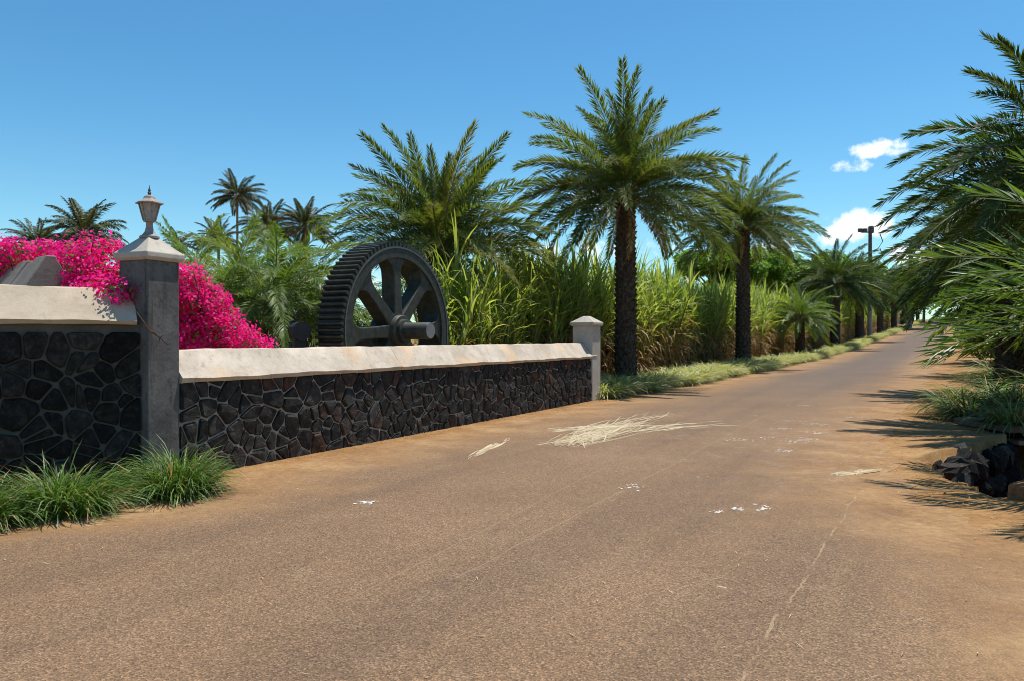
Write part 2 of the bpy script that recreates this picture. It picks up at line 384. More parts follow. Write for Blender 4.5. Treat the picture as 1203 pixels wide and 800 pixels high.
M['grass'] = leaf_mat('lily_grass', (.034, .082, .011), (.075, .150, .022), (.18, .26, .06), .5, .3)
M['bract'] = leaf_mat('magenta_bract', (.74, .004, .17), (.88, .010, .27), (.96, .05, .43), .5, .5, tcol=(1.15, 1, 1.1), spec=.2)
M['bleaf'] = leaf_mat('bougainvillea_leaf', (.07, .12, .02), (.12, .17, .03), (.22, .22, .05), .5, .4)
M['twig'] = mat_bark('twig', (.06, .03, .02), (.13, .075, .045))
M['tree_leaf'] = leaf_mat('tree_leaf', (.07, .15, .018), (.12, .22, .028), (.19, .29, .045), .5, .5)
M['shrub_leaf'] = leaf_mat('shrub_leaf', (.05, .10, .018), (.13, .17, .03), (.24, .25, .05), .45, .35)
M['pole'] = mat_plain('weathered_pole', (.11, .10, .095), .8, 0, .2, .35, 3)
M['pole_pale'] = mat_plain('pale_pole_foot', (.30, .28, .25), .8, 0, .2, .25, 3)
M['white'] = mat_plain('white_plastic', (.72, .70, .66), .5, 0, .4, .1, 8)
M['hut'] = mat_plain('grey_render', (.34, .33, .33), .8, 0, .2, .15, 3)
M['rust'] = mat_plain('rusty_brown', (.22, .10, .045), .85, 0, .2, .5, 14)
M['glass'] = mat_plain('dusty_lamp_glass', (.55, .52, .48), .22, 0, .5, .3, 20)
[n for n in M['glass'].node_tree.nodes if n.type == 'BSDF_PRINCIPLED'][0].inputs['Transmission Weight'].default_value = .5

# ---------------------------------------------------------------- ground and road
rng = np.random.default_rng(7)
DITCH = [(5.45, 10.2), (4.95, 8.7), (4.85, 7.6), (5.5, 7.35), (11.5, 12.2), (11.5, 14.0), (8.25, 13.5), (7.95, 12.3), (6.45, 10.9)]
def in_poly(x, y, P):
    r = np.zeros(np.shape(x), dtype=bool); n = len(P)
    for i in range(n):
        (x1, y1), (x2, y2) = P[i], P[(i + 1) % n]
        c = ((y1 > y) != (y2 > y)) & (x < (x2 - x1) * (y - y1) / ((y2 - y1) + 1e-12) + x1)
        r ^= c
    return r
def axis(lo, hi, fine, med):
    a = [np.arange(fine[0], fine[1], .09)]
    a.append(np.arange(med[0], fine[0], .8)); a.append(np.arange(fine[1], med[1], .8))
    g = np.array([3.0 * 1.13 ** k for k in range(70)]).cumsum()
    a.append(med[1] + g[med[1] + g < hi]); a.append(med[0] - g[med[0] - g > lo]); a.append([lo, hi])
    return np.unique(np.round(np.concatenate(a), 3))
def wob(x, y): return .014 * (np.sin(x * 5.1 + 1.3 * np.sin(y * 3.7)) * np.sin(y * 4.3 + x * 1.9) + .6 * np.sin(x * 13.7 + y * 3.1) * np.sin(y * 12.1 - x * 5))
xs = axis(-2500, 2500, (4.4, 8.6), (-14, 60)); ys = axis(-400, 3500, (6.4, 13), (-10, 120))
X, Y = np.meshgrid(xs, ys); Z = gz(X, Y) - .004
edgeR = np.interp(Y, [-8, 0, 4.7, 7, 9, 13, 260], [2.6, 3.2, 3.95, 4.1, 4.4, 6.5, 151.7])
rough = np.clip((X - edgeR - .25) / .9, 0, 1) * np.clip((Y - 2) / 2, 0, 1) * np.clip((60 - Y) / 5, 0, 1)
Z = Z + rough * (wob(X, Y) + .015)
jx = X + .05 * np.sin(Y * 9) + .03 * np.sin(Y * 23 + 1); jy = Y + .05 * np.sin(X * 8.3)
Z = np.where(in_poly(jx, jy, DITCH), Z - 1.25, Z)
nx, ny = len(xs), len(ys)
I = np.arange(nx * ny).reshape(ny, nx)
Fq = np.stack([I[:-1, :-1], I[:-1, 1:], I[1:, 1:], I[1:, :-1]], -1).reshape(-1, 4)
g = link('ground', np_mesh('ground', np.stack([X, Y, Z], -1).reshape(-1, 3), Fq, M['dirt'], smooth=True)); tag(g, kind='structure')

def pl(y, P): return np.interp(y, [p[0] for p in P], [p[1] for p in P])
LEFT = [(-8, -40), (2.5, -26), (4.6, -10.5), (5.6, -6.4), (6.5, -4.2), (7.3, -3.55), (8.4, -3.3), (9.2, -2.98), (14, -.35), (18.9, 2.35), (20, 3.0), (260, 3.0 + .588 * 240)]
RIGHT = [(-8, 2.6), (0, 3.2), (4.7, 3.95), (7, 4.1), (9, 4.4), (13, 6.5), (260, 6.5 + .588 * 247)]
yr = np.concatenate([np.arange(-8, 24, .25), np.arange(24, 60, 1.0), np.arange(60, 262, 3.0)]); nc = 28
V = []; ED = []
for i, y in enumerate(yr):
    l = float(pl(y, LEFT)) + .10 * math.sin(y * 2.1) + .07 * math.sin(y * 5.3 + 2) + .05 * math.sin(y * 11)
    r = float(pl(y, RIGHT)) + .14 * math.sin(y * 1.4 + 1) + .08 * math.sin(y * 4.7) + .05 * math.sin(y * 12.3)
    for k in range(nc + 1):
        x = l + (r - l) * k / nc
        V.append((x, y, float(gz(x, y)) + (0.0 if y < 150 else .02)))
        ED.append(min(x - l, r - x) * .86)
I = np.arange(len(yr) * (nc + 1)).reshape(len(yr), nc + 1)
Fq = np.stack([I[:-1, :-1], I[:-1, 1:], I[1:, 1:], I[1:, :-1]], -1).reshape(-1, 4)
me = np_mesh('road', V, Fq, M['road'], smooth=True)
a_ = me.attributes.new('edge', 'FLOAT', 'POINT'); a_.data.foreach_set('value', np.array(ED, dtype=np.float32))
tag(link('road', me), kind='structure')

# ---------------------------------------------------------------- stone walls
def clip(P, nx_, ny_, c):
    out = []; n = len(P)
    for i in range(n):
        a, b = P[i], P[(i + 1) % n]
        da = a[0] * nx_ + a[1] * ny_ - c; db = b[0] * nx_ + b[1] * ny_ - c
        if da <= 0: out.append(a)
        if (da < 0 < db) or (db < 0 < da):
            t = da / (da - db); out.append((a[0] + (b[0] - a[0]) * t, a[1] + (b[1] - a[1]) * t))
    return out
def cells(L, z0, z1, sp, seed, gap, sxf=1.0, rnd=(.05, .17)):
    rg = random.Random(seed); S = []
    nr = max(1, round((z1 - z0) / sp)); nc_ = max(1, round(L / (sp * sxf)))
    for j in range(nr):
        for i in range(nc_):
            S.append(((i + .5 + .5 * (j % 2) - .25 + rg.uniform(-.56, .56)) * L / nc_, z0 + (j + .5 + rg.uniform(-.52, .52)) * (z1 - z0) / nr))
    # a few extra small stones squeezed in
    for _ in range(len(S) // 4): S.append((rg.uniform(0, L), rg.uniform(z0, z1)))
    out = []
    for i, s in enumerate(S):
        P = [(gap, z0 + gap), (L - gap, z0 + gap), (L - gap, z1 - gap), (gap, z1 - gap)]
        g_ = gap * rg.uniform(.5, 1.5)
        for j, q in enumerate(S):
            if j == i: continue
            dx, dy = q[0] - s[0], q[1] - s[1]; dd = math.hypot(dx, dy)
            if dd > sp * 3 or dd < 1e-6: continue
            nx_, ny_ = dx / dd, dy / dd
            P = clip(P, nx_, ny_, (s[0] + q[0]) / 2 * nx_ + (s[1] + q[1]) / 2 * ny_ - g_)
            if len(P) < 3: break
        if len(P) < 3: continue
        area = abs(sum(P[k][0] * P[(k + 1) % len(P)][1] - P[(k + 1) % len(P)][0] * P[k][1] for k in range(len(P)))) / 2
        if area < sp * sp * .06: continue
        # knock the corners off
        Q = []
        for k in range(len(P)):
            a, b = P[k], P[(k + 1) % len(P)]
            if math.hypot(a[0] - b[0], a[1] - b[1]) < .012: continue
            f = rg.uniform(*rnd)
            Q.append((a[0] + (b[0] - a[0]) * f, a[1] + (b[1] - a[1]) * f)); Q.append((b[0] + (a[0] - b[0]) * f, b[1] + (a[1] - b[1]) * f))
        if len(Q) >= 3: out.append((Q[:16], rg))
    return out
def stones(parent, L, z0, z1, sp, seed, mat, gap=.017, yface=0.0, depth=.035, sxf=1.0, rnd=(.05, .17)):
    """stones on a wall face: the wall runs along local +x, its face looks to local -y"""
    for Q, rg in cells(L, z0, z1, sp, seed, gap, sxf, rnd):
        n = len(Q); cx = sum(q[0] for q in Q) / n; cz = sum(q[1] for q in Q) / n
        h = depth * rg.uniform(.6, 1.25); k = rg.uniform(.80, .9); tx, tz = rg.uniform(-.09, .09), rg.uniform(-.09, .09)
        V = [(q[0] - cx, .03, q[1] - cz) for q in Q]
        V += [((q[0] - cx) * .97, -h * .55, (q[1] - cz) * .97) for q in Q]
        V += [((q[0] - cx) * k, -h + (q[0] - cx) * tx + (q[1] - cz) * tz + rg.uniform(-.004, .004), (q[1] - cz) * k) for q in Q]
        V += [(0, -h - rg.uniform(-.004, .010), 0)]
        Fc = [(i, (i + 1) % n, n + (i + 1) % n, n + i) for i in range(n)]
        Fc += [(n + i, n + (i + 1) % n, 2 * n + (i + 1) % n, 2 * n + i) for i in range(n)]
        Fc += [(2 * n + i, 2 * n + (i + 1) % n, 3 * n) for i in range(n)]
        link('stone', mesh('stone', V, Fc, mat), parent, (cx, yface, cz))
def coping_mesh(x0, x1, ymid, half, zb, lip, zt, ridge, mat, seed, n=28):
    """gabled coping along x with a slightly uneven hand-trowelled surface"""
    rg = random.Random(seed); ph = [rg.uniform(0, 6) for _ in range(6)]
    prof = [(-half + .03, zb), (-half, zb + lip), (-half * .62, zb + lip + (zt - zb - lip) * .40), (-ridge, zt - .012), (-ridge * .4, zt), (ridge * .4, zt), (ridge, zt - .012), (half, zb + lip), (half, zb)]
    V = []; Fc = []; m = len(prof)
    for i in range(n + 1):
        x = x0 + (x1 - x0) * i / n
        for k, (y, z) in enumerate(prof):
            w1 = .006 * math.sin(x * 3.1 + ph[0] + k) + .004 * math.sin(x * 9.7 + ph[1] + 2 * k)
            V.append((x, ymid + y + w1 * .6, z + (w1 if 0 < k < m - 1 else w1 * .6)))
    for i in range(n):
        for k in range(m - 1): Fc.append((i * m + k, (i + 1) * m + k, (i + 1) * m + k + 1, i * m + k + 1))
        Fc.append((i * m + m - 1, (i + 1) * m + m - 1, (i + 1) * m, i * m))
    Fc.append(tuple(range(m))); Fc.append(tuple(n * m + k for k in range(m - 1, -1, -1)))
    return mesh('coping', V, Fc, mat)

WD = Vector((.4827, .8758)); W0 = Vector((-3.73, 8.61)); WL = 12.06
wall = thing('stone_wall', 'long low wall of dark basalt stones with pale sloped coping beside the road', 'stone wall', (W0.x, W0.y, 0), math.atan2(WD.y, WD.x))
b = MB(); b.box((WL / 2 + .0, .25, .52), (WL, .44, 1.22)); b.obj('wall_core', M['mortar_brown'], wall)
stones(wall, WL - .05, -.04, 1.10, .245, 5, M['stone_brown'], .0095, .03, .036)
for (a, c, mt, sd) in ((.0, 4.05, 'cap', 1), (4.054, 8.2, 'cap', 2), (8.204, WL - .01, 'cap', 3)):
    shade_auto(link('coping', coping_mesh(a, c, .25, .30, 1.085, .05, 1.46, .05, M[mt], sd), wall), 30)

LD = Vector((.829, .559)); L0 = Vector((-3.98, 8.25)); LL = 4.2
lw = thing('stone_wall', 'taller shaded wall of black stones with buff coping left of the lamp pillar', 'stone wall', (L0.x - LD.x * LL, L0.y - LD.y * LL, 0), math.atan2(LD.y, LD.x))
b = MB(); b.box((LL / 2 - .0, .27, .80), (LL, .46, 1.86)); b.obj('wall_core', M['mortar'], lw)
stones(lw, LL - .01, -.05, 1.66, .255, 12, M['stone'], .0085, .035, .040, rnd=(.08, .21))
shade_auto(link('coping', coping_mesh(0, LL - .06, .29, .36, 1.73, .04, 2.13, .06, M['cap_buff'], 9), lw), 30)

# stub of another coped wall behind it, with a gable end
sc_ = at(58, 336, 8.75)
st = thing('coping_block', 'grey concrete gabled wall stub rising behind the buff coping among magenta flowers', 'concrete block', (sc_.x, sc_.y, 0), R(139))
V = [(0, -.30, 2.0), (0, .25, 2.0), (0, .06, 2.535), (0, -.04, 2.535)]
b = MB()
for (x0, x1, dz) in ((0, .34, 0), (.36, .62, -.05), (.64, .90, -.02), (.92, 1.9, -.06)):
    P = [(-.32, 2.02), (.34, 2.02), (.03, 2.53 + dz), (-.07, 2.53 + dz)]
    VV = [(x, y, z) for x in (x0, x1) for (y, z) in P]
    b.add(VV, [(0, 1, 2, 3), (7, 6, 5, 4), (0, 4, 5, 1), (1, 5, 6, 2), (2, 6, 7, 3), (3, 7, 4, 0)])
bevel(b.obj('coping', M['cap_mid'], st), .012)
b = MB(); b.box((.96, .0, 1.0), (1.88, .56, 2.03)); b.obj('wall_core', M['pillar'], st)

# pillars
def pillar(label, loc, rz, wd, h, eave, capw, apex, mat, capm, seed):
    t = thing('gate_pillar', label, 'pillar', (loc[0], loc[1], 0), rz)
    b = MB(); b.box((0, 0, h / 2 - .05), (wd, wd, h + .1)); bevel(b.obj('shaft', mat, t), .014, 2)
    b = MB(); a = capw / 2; c = a - .035
    z0, z1 = h, h + eave
    def ring(r, z): return [(-r, -r, z), (r, -r, z), (r, r, z), (-r, r, z)]
    V = ring(c, z0) + ring(a, z0 + .03) + ring(a, z1) + ring(a * .60, z1 + (apex - z1) * .50) + ring(a * .26, apex - .01) + ring(a * .20, apex)
    Fc = [(3, 2, 1, 0)] + [(i * 4 + k, i * 4 + (k + 1) % 4, i * 4 + 4 + (k + 1) % 4, i * 4 + 4 + k) for i in range(5) for k in range(4)] + [(20, 21, 22, 23)]
    b.add(V, Fc); bevel(b.obj('cap', capm, t), .008, 2)
    return t
PL = Vector((-4.02, 8.50)); pillar('tall grey concrete gate pillar carrying the lantern between the two stone walls', PL, R(90 - 23), .43, 2.43, .085, .515, 2.71, M['pillar'], M['cap_grey'], 1)
PR = Vector((1.88, 19.27)); pillar('short pale gate pillar with pyramid top at far end of the long wall', PR, math.atan2(WD.y, WD.x), .53, 1.87, .09, .64, 2.12, M['pillar_pale'], M['cap_grey'], 2)

# lantern on the left pillar
lt = thing('pillar_lantern', 'weathered six-sided metal lantern with spike finial on top of the tall pillar', 'lantern', (PL.x, PL.y, 2.70), R(10))
lt.scale = (.90, .90, .90)
b = MB(); b.lathe([(.115, -.012), (.115, .012), (.085, .03), (.055, .07), (.042, .12), (.038, .17), (.045, .185), (.055, .19)], 18); shade_auto(b.obj('stem', M['lamp'], lt))
def hexring(r, z): return [(r * math.cos(R(60 * k)), r * math.sin(R(60 * k)), z) for k in range(6)]
b = MB(); V = hexring(.045, .188) + hexring(.075, .195) + hexring(.075, .212); b.add(V, [(5, 4, 3, 2, 1, 0)] + [(i * 6 + k, i * 6 + (k + 1) % 6, i * 6 + 6 + (k + 1) % 6, i * 6 + 6 + k) for i in range(2) for k in range(6)] + [(12, 13, 14, 15, 16, 17)]); b.obj('lantern_base', M['lamp'], lt)
lo, hi = hexring(.072, .212), hexring(.125, .418)
for k in range(6):
    a0, a1, b0, b1 = Vector(lo[k]), Vector(lo[(k + 1) % 6]), Vector(hi[k]), Vector(hi[(k + 1) % 6])
    f = lambda p: (p.x * .93, p.y * .93, p.z); g_ = lambda p: (p.x * .89, p.y * .89, p.z)
    V = [f(a0), f(a1), f(b1), f(b0), g_(a0), g_(a1), g_(b1), g_(b0)]
    b = MB(); b.add(V, [(0, 1, 2, 3), (7, 6, 5, 4), (0, 4, 5, 1), (1, 5, 6, 2), (2, 6, 7, 3), (3, 7, 4, 0)]); b.obj('pane', M['glass'], lt)
    b = MB(); b.tube([a0, b0], .009, 4); b.obj('frame_bar', M['lamp'], lt)
b = MB(); V = hexring(.125, .414) + hexring(.165, .412) + hexring(.165, .424) + hexring(.085, .468) + hexring(.078, .474) + hexring(.062, .505) + hexring(.03, .522)
b.add(V, [(5, 4, 3, 2, 1, 0)] + [(i * 6 + k, i * 6 + (k + 1) % 6, i * 6 + 6 + (k + 1) % 6, i * 6 + 6 + k) for i in range(6) for k in range(6)] + [tuple(range(36, 42))]); b.obj('roof', M['lamp'], lt)
b = MB(); b.lathe([(.020, .515), (.016, .535), (.024, .55), (.012, .565), (.017, .58), (.006, .61), (.001, .65)], 8); b.obj('finial', M['lamp_dark'], lt)

b = MB(); pts = [at(160, 366, 8.10), at(170, 380, 8.06), at(178, 390, 8.05), at(188, 397, 8.12), at(198, 405, 8.16)]; c0 = pts[2].copy(); pts = [p - c0 for p in pts]
b.tube(pts, [.006, .008, .009, .007, .004], 5)
for (j, d) in ((1, (.05, -.03, -.06)), (2, (-.04, -.02, .05)), (3, (.05, -.02, .03)), (3, (.0, -.03, -.06)), (2, (.07, -.03, -.02))): b.tube([pts[j], pts[j] + Vector(d)], [.005, .002], 4)
tag(b.obj('dry_twig', M['twig'], None, loc=c0), 'dry brown twig hanging against the front edge of the tall pillar', 'twig')

# ---------------------------------------------------------------- mill gear
gc = at(471, 389, 14.35); ax = Vector((.8758, -.4827, 0)).normalized()
gear = thing('gear_wheel', 'huge dark iron mill gear with eight spokes standing behind the long wall', 'gear wheel', (gc.x, gc.y, 0), math.atan2(ax.y, ax.x))
GZ = gc.z; RO, RI, GW = 1.57, 1.37, .58          # local +x = axle towards the road, wheel in the yz plane, front face at x=0
def ringpt(r, q, x): return (x, r * math.cos(q), GZ + r * math.sin(q))
b = MB(); n = 96
prof = [(RI, 0), (RO - .03, 0), (RO - .03, .012), (RO, .012), (RO, -.012 - GW), (RI + .02, -.012 - GW), (RI, -GW), (RI - .03, -GW * .5), (RI - .02, -.14)]
V = [ringpt(r, 2 * math.pi * k / n, x) for (r, x) in prof for k in range(n)]
m_ = len(prof); Fc = [(i * n + k, i * n + (k + 1) % n, ((i + 1) % m_) * n + (k + 1) % n, ((i + 1) % m_) * n + k) for i in range(m_) for k in range(n)]
mi = [1 if i in (1, 2) else 0 for i in range(m_) for k in range(n)]
b.V, b.F, b.M = V, Fc, mi; shade_auto(b.obj('rim', [M['iron'], M['iron_edge']], gear), 40)
NT_ = 92; dq = 2 * math.pi / NT_
TV = [(x, y, z) for x in (.0, -GW) for (y, z) in ((-.040, -.03), (.040, -.03), (.031, .04), (.015, .095), (-.015, .095), (-.031, .04))]
TF = [tuple(range(6)), tuple(range(11, 5, -1))] + [(k, 6 + k, 6 + (k + 1) % 6, (k + 1) % 6) for k in range(6)]
tooth = mesh('tooth', TV, TF, M['iron'])
for k in range(NT_):
    q = dq * k
    o = link('tooth', tooth, gear, (0, RO * math.cos(q), GZ + RO * math.sin(q)), (q - math.pi / 2, 0, 0))
for k in range(8):
    q = R(90 + 3) + k * math.pi / 4
    # outline of a spoke in (radial r, half width w), flared at hub and rim
    o_ = [(.22, .165), (.34, .125), (.5, .112), (.95, .105), (1.12, .115), (1.21, .15), (1.28, .22), (1.325, .30), (1.372, .40)]
    P = [(r, wd) for r, wd in o_] + [(r, -wd) for r, wd in reversed(o_)]
    V = [(x, -s * math.sin(q) + r * math.cos(q), GZ + r * math.sin(q) + s * math.cos(q)) for x in (-.035, -.34) for (r, s) in P]
    m_ = len(P)
    h_ = m_ // 2
    Fc = [(i, i + 1, m_ - 2 - i, m_ - 1 - i) for i in range(h_ - 1)] + [(m_ + m_ - 1 - i, m_ + m_ - 2 - i, m_ + i + 1, m_ + i) for i in range(h_ - 1)]
    Fc += [(i, m_ + i, m_ + (i + 1) % m_, (i + 1) % m_) for i in range(m_)]
    bevel(link('spoke', mesh('spoke', V, Fc, M['iron']), gear), .02, 2)
def xlathe(name, prof, n, mat, parent):
    V = [ringpt(r, 2 * math.pi * k / n, x) for (r, x) in prof for k in range(n)]
    Fc = [(i * n + k, i * n + (k + 1) % n, (i + 1) * n + (k + 1) % n, (i + 1) * n + k) for i in range(len(prof) - 1) for k in range(n)]
    Fc += [tuple(range(n - 1, -1, -1)), tuple((len(prof) - 1) * n + k for k in range(n))]
    o = link(name, mesh(name, V, Fc, mat), parent); shade_auto(o, 40); return o
xlathe('hub', [(.30, -.5), (.30, .03), (.28, .055), (.22, .06), (.215, .13), (.19, .145)], 32, M['iron'], gear)
axl = xlathe('axle', [(.165, .14), (.155, .16), (.155, .66), (.145, .672)], 28, M['iron'], gear)
xlathe('axle_end', [(.138, .668), (.138, .678)], 28, M['iron_end'], axl)
b = MB(); b.box((-.37, 0, .035), (1.2, 1.4, .11)); b.obj('plinth', M['pillar'], gear)
b = MB(); b.box((-1.0, 0, .85), (.3, .5, 1.75)); b.obj('bearing_stand', M['black_iron'], gear)

# small black machine relic
mp = at(352, 400, 13.2)
mc = thing('old_machine', 'small black rusted machine relic standing left of the gear wheel', 'machine', (mp.x, mp.y, 0), R(-62))
b = MB(); b.box((0, 0, .6), (.5, .42, 1.35)); bevel(b.obj('pedestal', M['black_iron'], mc), .03)
b = MB(); b.tube([(-.20, 0, 1.70), (.20, 0, 1.70)], .16, 14); b.obj('cylinder', M['black_iron'], mc)
b = MB(); b.box((0, 0, 1.45), (.22, .22, .40)); bevel(b.obj('bracket', M['black_iron'], mc), .02)
b = MB(); b.tube([(-.34, -.06, 1.84), (-.2, -.06, 1.84)], .05, 8); b.tube([(-.12, 0, 1.93), (-.12, 0, 2.02)], .035, 8); b.obj('pipe', M['black_iron'], mc)
b = MB(); b.box((-.36, 0, 1.36), (.22, .18, .30)); b.box((-.42, 0, 1.52), (.14, .2, .03)); bevel(b.obj('valve_box', M['black_iron'], mc), .01)

# ---------------------------------------------------------------- palms
def frond_mesh(name, seed, L, e0, bend, n, ll, lw, mats, start=.14, spread=(-.25, .85), fold=False, a0=60, a1=28, pw=1.3, rr=.022, sag=.06):
    rg = random.Random(seed); K = 12; V = []; Fc = []; MI = []
    P = [Vector((0, 0, 0))]; TT = []
    for i in range(K * 4):
        s = i / (K * 4); a = e0 - bend * s ** pw; t = Vector((math.cos(a), 0, math.sin(a))); TT.append(t); P.append(P[-1] + t * (L / (K * 4)))
    TT.append(TT[-1])
    def pt(s):
        f = s * K * 4; i = min(int(f), K * 4 - 1); return P[i].lerp(P[i + 1], f - i), TT[i]
    sx_ = rg.uniform(-.05, .05) * L
    sway = lambda s: Vector((0, sx_ * s * s, 0))
    for i in range(K + 1):
        s = i / K; p, t = pt(s); p = p + sway(s); u_ = Vector((-t.z, 0, t.x)); r = rr * (1 - .88 * s) * (1.7 if i == 0 else 1)
        for q in (0, 1, 2):
            an = 2 * math.pi * q / 3 + math.pi / 2
            V.append(p + Vector((0, 1, 0)) * (r * math.cos(an) * 1.3) + u_ * (r * math.sin(an)))
    for i in range(K):
        for q in range(3): Fc.append((i * 3 + q, i * 3 + (q + 1) % 3, i * 3 + 3 + (q + 1) % 3, i * 3 + 3 + q)); MI.append(0)
    S = Vector((0, 1, 0))
    for k in range(n):
        for sd in (-1, 1):
            s = start + (1 - start) * (k + rg.uniform(-.3, .3) + .5) / n
            s = min(max(s, start), .995)
            p, t = pt(s); p = p + sway(s); u_ = Vector((-t.z, 0, t.x))
            f = (s - start) / (1 - start)
            le = ll * (.55 + .45 * math.sin(min(1, f / .45) * math.pi / 2)) * (1 - .52 * max(0, (f - .45) / .55) ** 1.4) * rg.uniform(.85, 1.12)
            a = R(a0 + (a1 - a0) * f + rg.uniform(-9, 9)); bb = rg.uniform(*spread)
            d = t * math.cos(a) + (S * (sd * math.cos(bb)) + u_ * math.sin(bb)) * math.sin(a)
            wv = d.cross(u_ * math.cos(bb) - S * (sd * math.sin(bb))).normalized()
            nv = wv.cross(d).normalized()
            m_ = p + d * (le * .45); tip = p + d * (le * .97) - Vector((0, 0, 1)) * (le * sag) + t * (le * .06)
            w2 = wv * (lw * rg.uniform(.8, 1.15) / 2); i0 = len(V)
            if fold:
                up = nv * (lw * .22)
                V += [p, m_ + w2 + up, m_, m_ - w2 + up, tip]
                Fc += [(i0, i0 + 2, i0 + 1), (i0, i0 + 3, i0 + 2), (i0 + 1, i0 + 2, i0 + 4), (i0 + 2, i0 + 3, i0 + 4)]; MI += [1] * 4
            else:
                V += [p, m_ + w2, m_ - w2, tip]; Fc += [(i0, i0 + 2, i0 + 1), (i0 + 1, i0 + 2, i0 + 3)]; MI += [1] * 2
    me = mesh(name, V, Fc, mats, MI); return me

CLS = [(84, 16), (74, 34), (63, 50), (51, 60), (39, 64), (26, 62), (12, 56), (-4, 46), (-22, 36)]
def frond_set(tagname, L, n, ll, lw, mats, seed, var=2, bscale=1.0, **kw):
    return [[frond_mesh('frond', seed + 31 * i + v, L * (.82 if i == 0 else 1), R(e), R(bn * bscale), n, ll, lw, mats, **kw) for v in range(var)] for i, (e, bn) in enumerate(CLS)]
FS = {}
FS['date'] = frond_set('date', 3.5, 140, .44, .034, [M['rachis'], M['frond']], 100, rr=.024, spread=(-.45, 1.1))
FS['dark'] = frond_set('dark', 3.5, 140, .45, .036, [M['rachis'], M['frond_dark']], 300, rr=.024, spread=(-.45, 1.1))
FS['young'] = frond_set('young', 2.6, 95, .36, .026, [M['rachis'], M['frond_lime']], 500, rr=.016, bscale=1.35, sag=.2)
FS['dead'] = [[frond_mesh('dead_frond', 1300 + v, 1.9, R(-48), R(38), 46, .26, .03, [M['rachis_tan'], M['cane_dry']], rr=.02) for v in range(3)]]
FS['lime'] = frond_set('lime', 2.3, 84, .34, .032, [M['rachis'], M['frond_lime']], 1100, rr=.018)
FS['coco'] = frond_set('coco', 4.6, 72, .9, .11, [M['rachis_tan'], M['coco']], 700, rr=.04, spread=(-.5, .25), a0=70, a1=30, sag=.28)
FS['near'] = frond_set('near', 2.5, 38, .58, .042, [M['rachis'], M['frond_near']], 900, fold=True, rr=.020, a0=60, a1=28, spread=(-.45, .95), sag=.03, var=3, bscale=.62)

def trunk_mesh(h, r0, r1, seed, ring=.16, per=8, mats=None, boss=.075):
    rg = random.Random(seed); b = MB()
    b.lathe([(r0 * 1.18, -.25), (r0 * 1.12, .05), (r0, h * .12), ((r0 + r1) / 2 * .98, h * .5), (r1, h * .9), (r1 * 1.1, h)], 14)
    rows = int(h / ring)
    for j in range(rows):
        z = .12 + j * ring; f = z / h; r = r0 + (r1 - r0) * f
        for k in range(per):
            q = 2 * math.pi * (k + .5 * (j % 2) + rg.uniform(-.08, .08)) / per; zz = z + rg.uniform(-.02, .02)
            ww = math.pi * r / per * rg.uniform(.85, 1.05); out = boss * rg.uniform(.6, 1.3)
            er = Vector((math.cos(q), math.sin(q), 0)); et = Vector((-math.sin(q), math.cos(q), 0)); up = Vector((0, 0, 1))
            p = er * (r * .97) + up * zz
            V = [p - up * ring * .75, p - et * ww + up * .01, p + et * ww + up * .01, p + up * ring * .42 + er * .0, p + er * out + up * ring * .25 - et * ww * .3, p + er * out + up * ring * .25 + et * ww * .3]
            b.add(V, [(0, 2, 5, 4), (0, 4, 1), (1, 4, 3), (4, 5, 3), (5, 2, 3)])
    return b.mesh('trunk', mats or [M['bark']])

def palm(name, label, cat, x, y, h, fs, n=54, sc=1.0, r=.27, seed=1, group=None, emin=-26, emax=82, boots=True, lean=(0, 0), bark=True, power=.70, z=None, twist=None, trunk=None, dead=0):
    rg = random.Random(seed); gz_ = float(gz(x, y)) if z is None else z
    t = thing(name, label, cat, (x, y, gz_), 0, group)
    if trunk is None: trunk = trunk_mesh(h, r, r * .82, seed)
    tr = link('trunk', trunk, t)
    if lean != (0, 0): tr.rotation_euler = (lean[1], lean[0], 0)
    top = Vector((math.sin(lean[0]) * h, -math.sin(lean[1]) * h, h))
    if boots:
        b = MB()
        for k in range(26):
            q = k * 2.39996; f = k / 26; e = R(70 - 60 * f); rr_ = r * .6
            er = Vector((math.cos(q), math.sin(q), 0))
            p0 = er * rr_ * .7 + Vector((0, 0, -.30 + .30 * (1 - f))); d = er * math.cos(e) + Vector((0, 0, math.sin(e)))
            b.tube([p0, p0 + d * .28, p0 + d * .55], [.055, .035, .022], 4, cap=False)
        b.obj('leaf_bases', M['boot'], t, loc=top)['kind'] = 'stuff'
    base = rg.uniform(0, 6.28) if twist is None else twist
    for k in range(n):
        f = (k + .5) / n; e = emax - (emax - emin) * f ** power + rg.uniform(-6, 6)
        c = min(range(len(CLS)), key=lambda i: abs(CLS[i][0] - e)); vs = FS[fs][c]; me = vs[rg.randrange(len(vs))]
        q = base + k * 2.39996 + rg.uniform(-.25, .25)
        rad = r * .5 * (.3 + .7 * f)
        o = link('frond', me, t, (top.x + math.cos(q) * rad, top.y + math.sin(q) * rad, top.z + .12 * (1 - f)),
                 (rg.uniform(-.3, .3), R(CLS[c][0] - e) * 1.0, q), sc * rg.uniform(.86, 1.10))
    for k in range(dead):
        q = base + 1.1 + k * 6.283 / dead + rg.uniform(-.4, .4); vs = FS['dead'][0]
        link('dead_frond', vs[k % len(vs)], t, (top.x + math.cos(q) * r * .8, top.y + math.sin(q) * r * .8, top.z - .18), (rg.uniform(-.3, .3), R(rg.uniform(-12, 14)), q), rg.uniform(.6, 1.0))
    return t

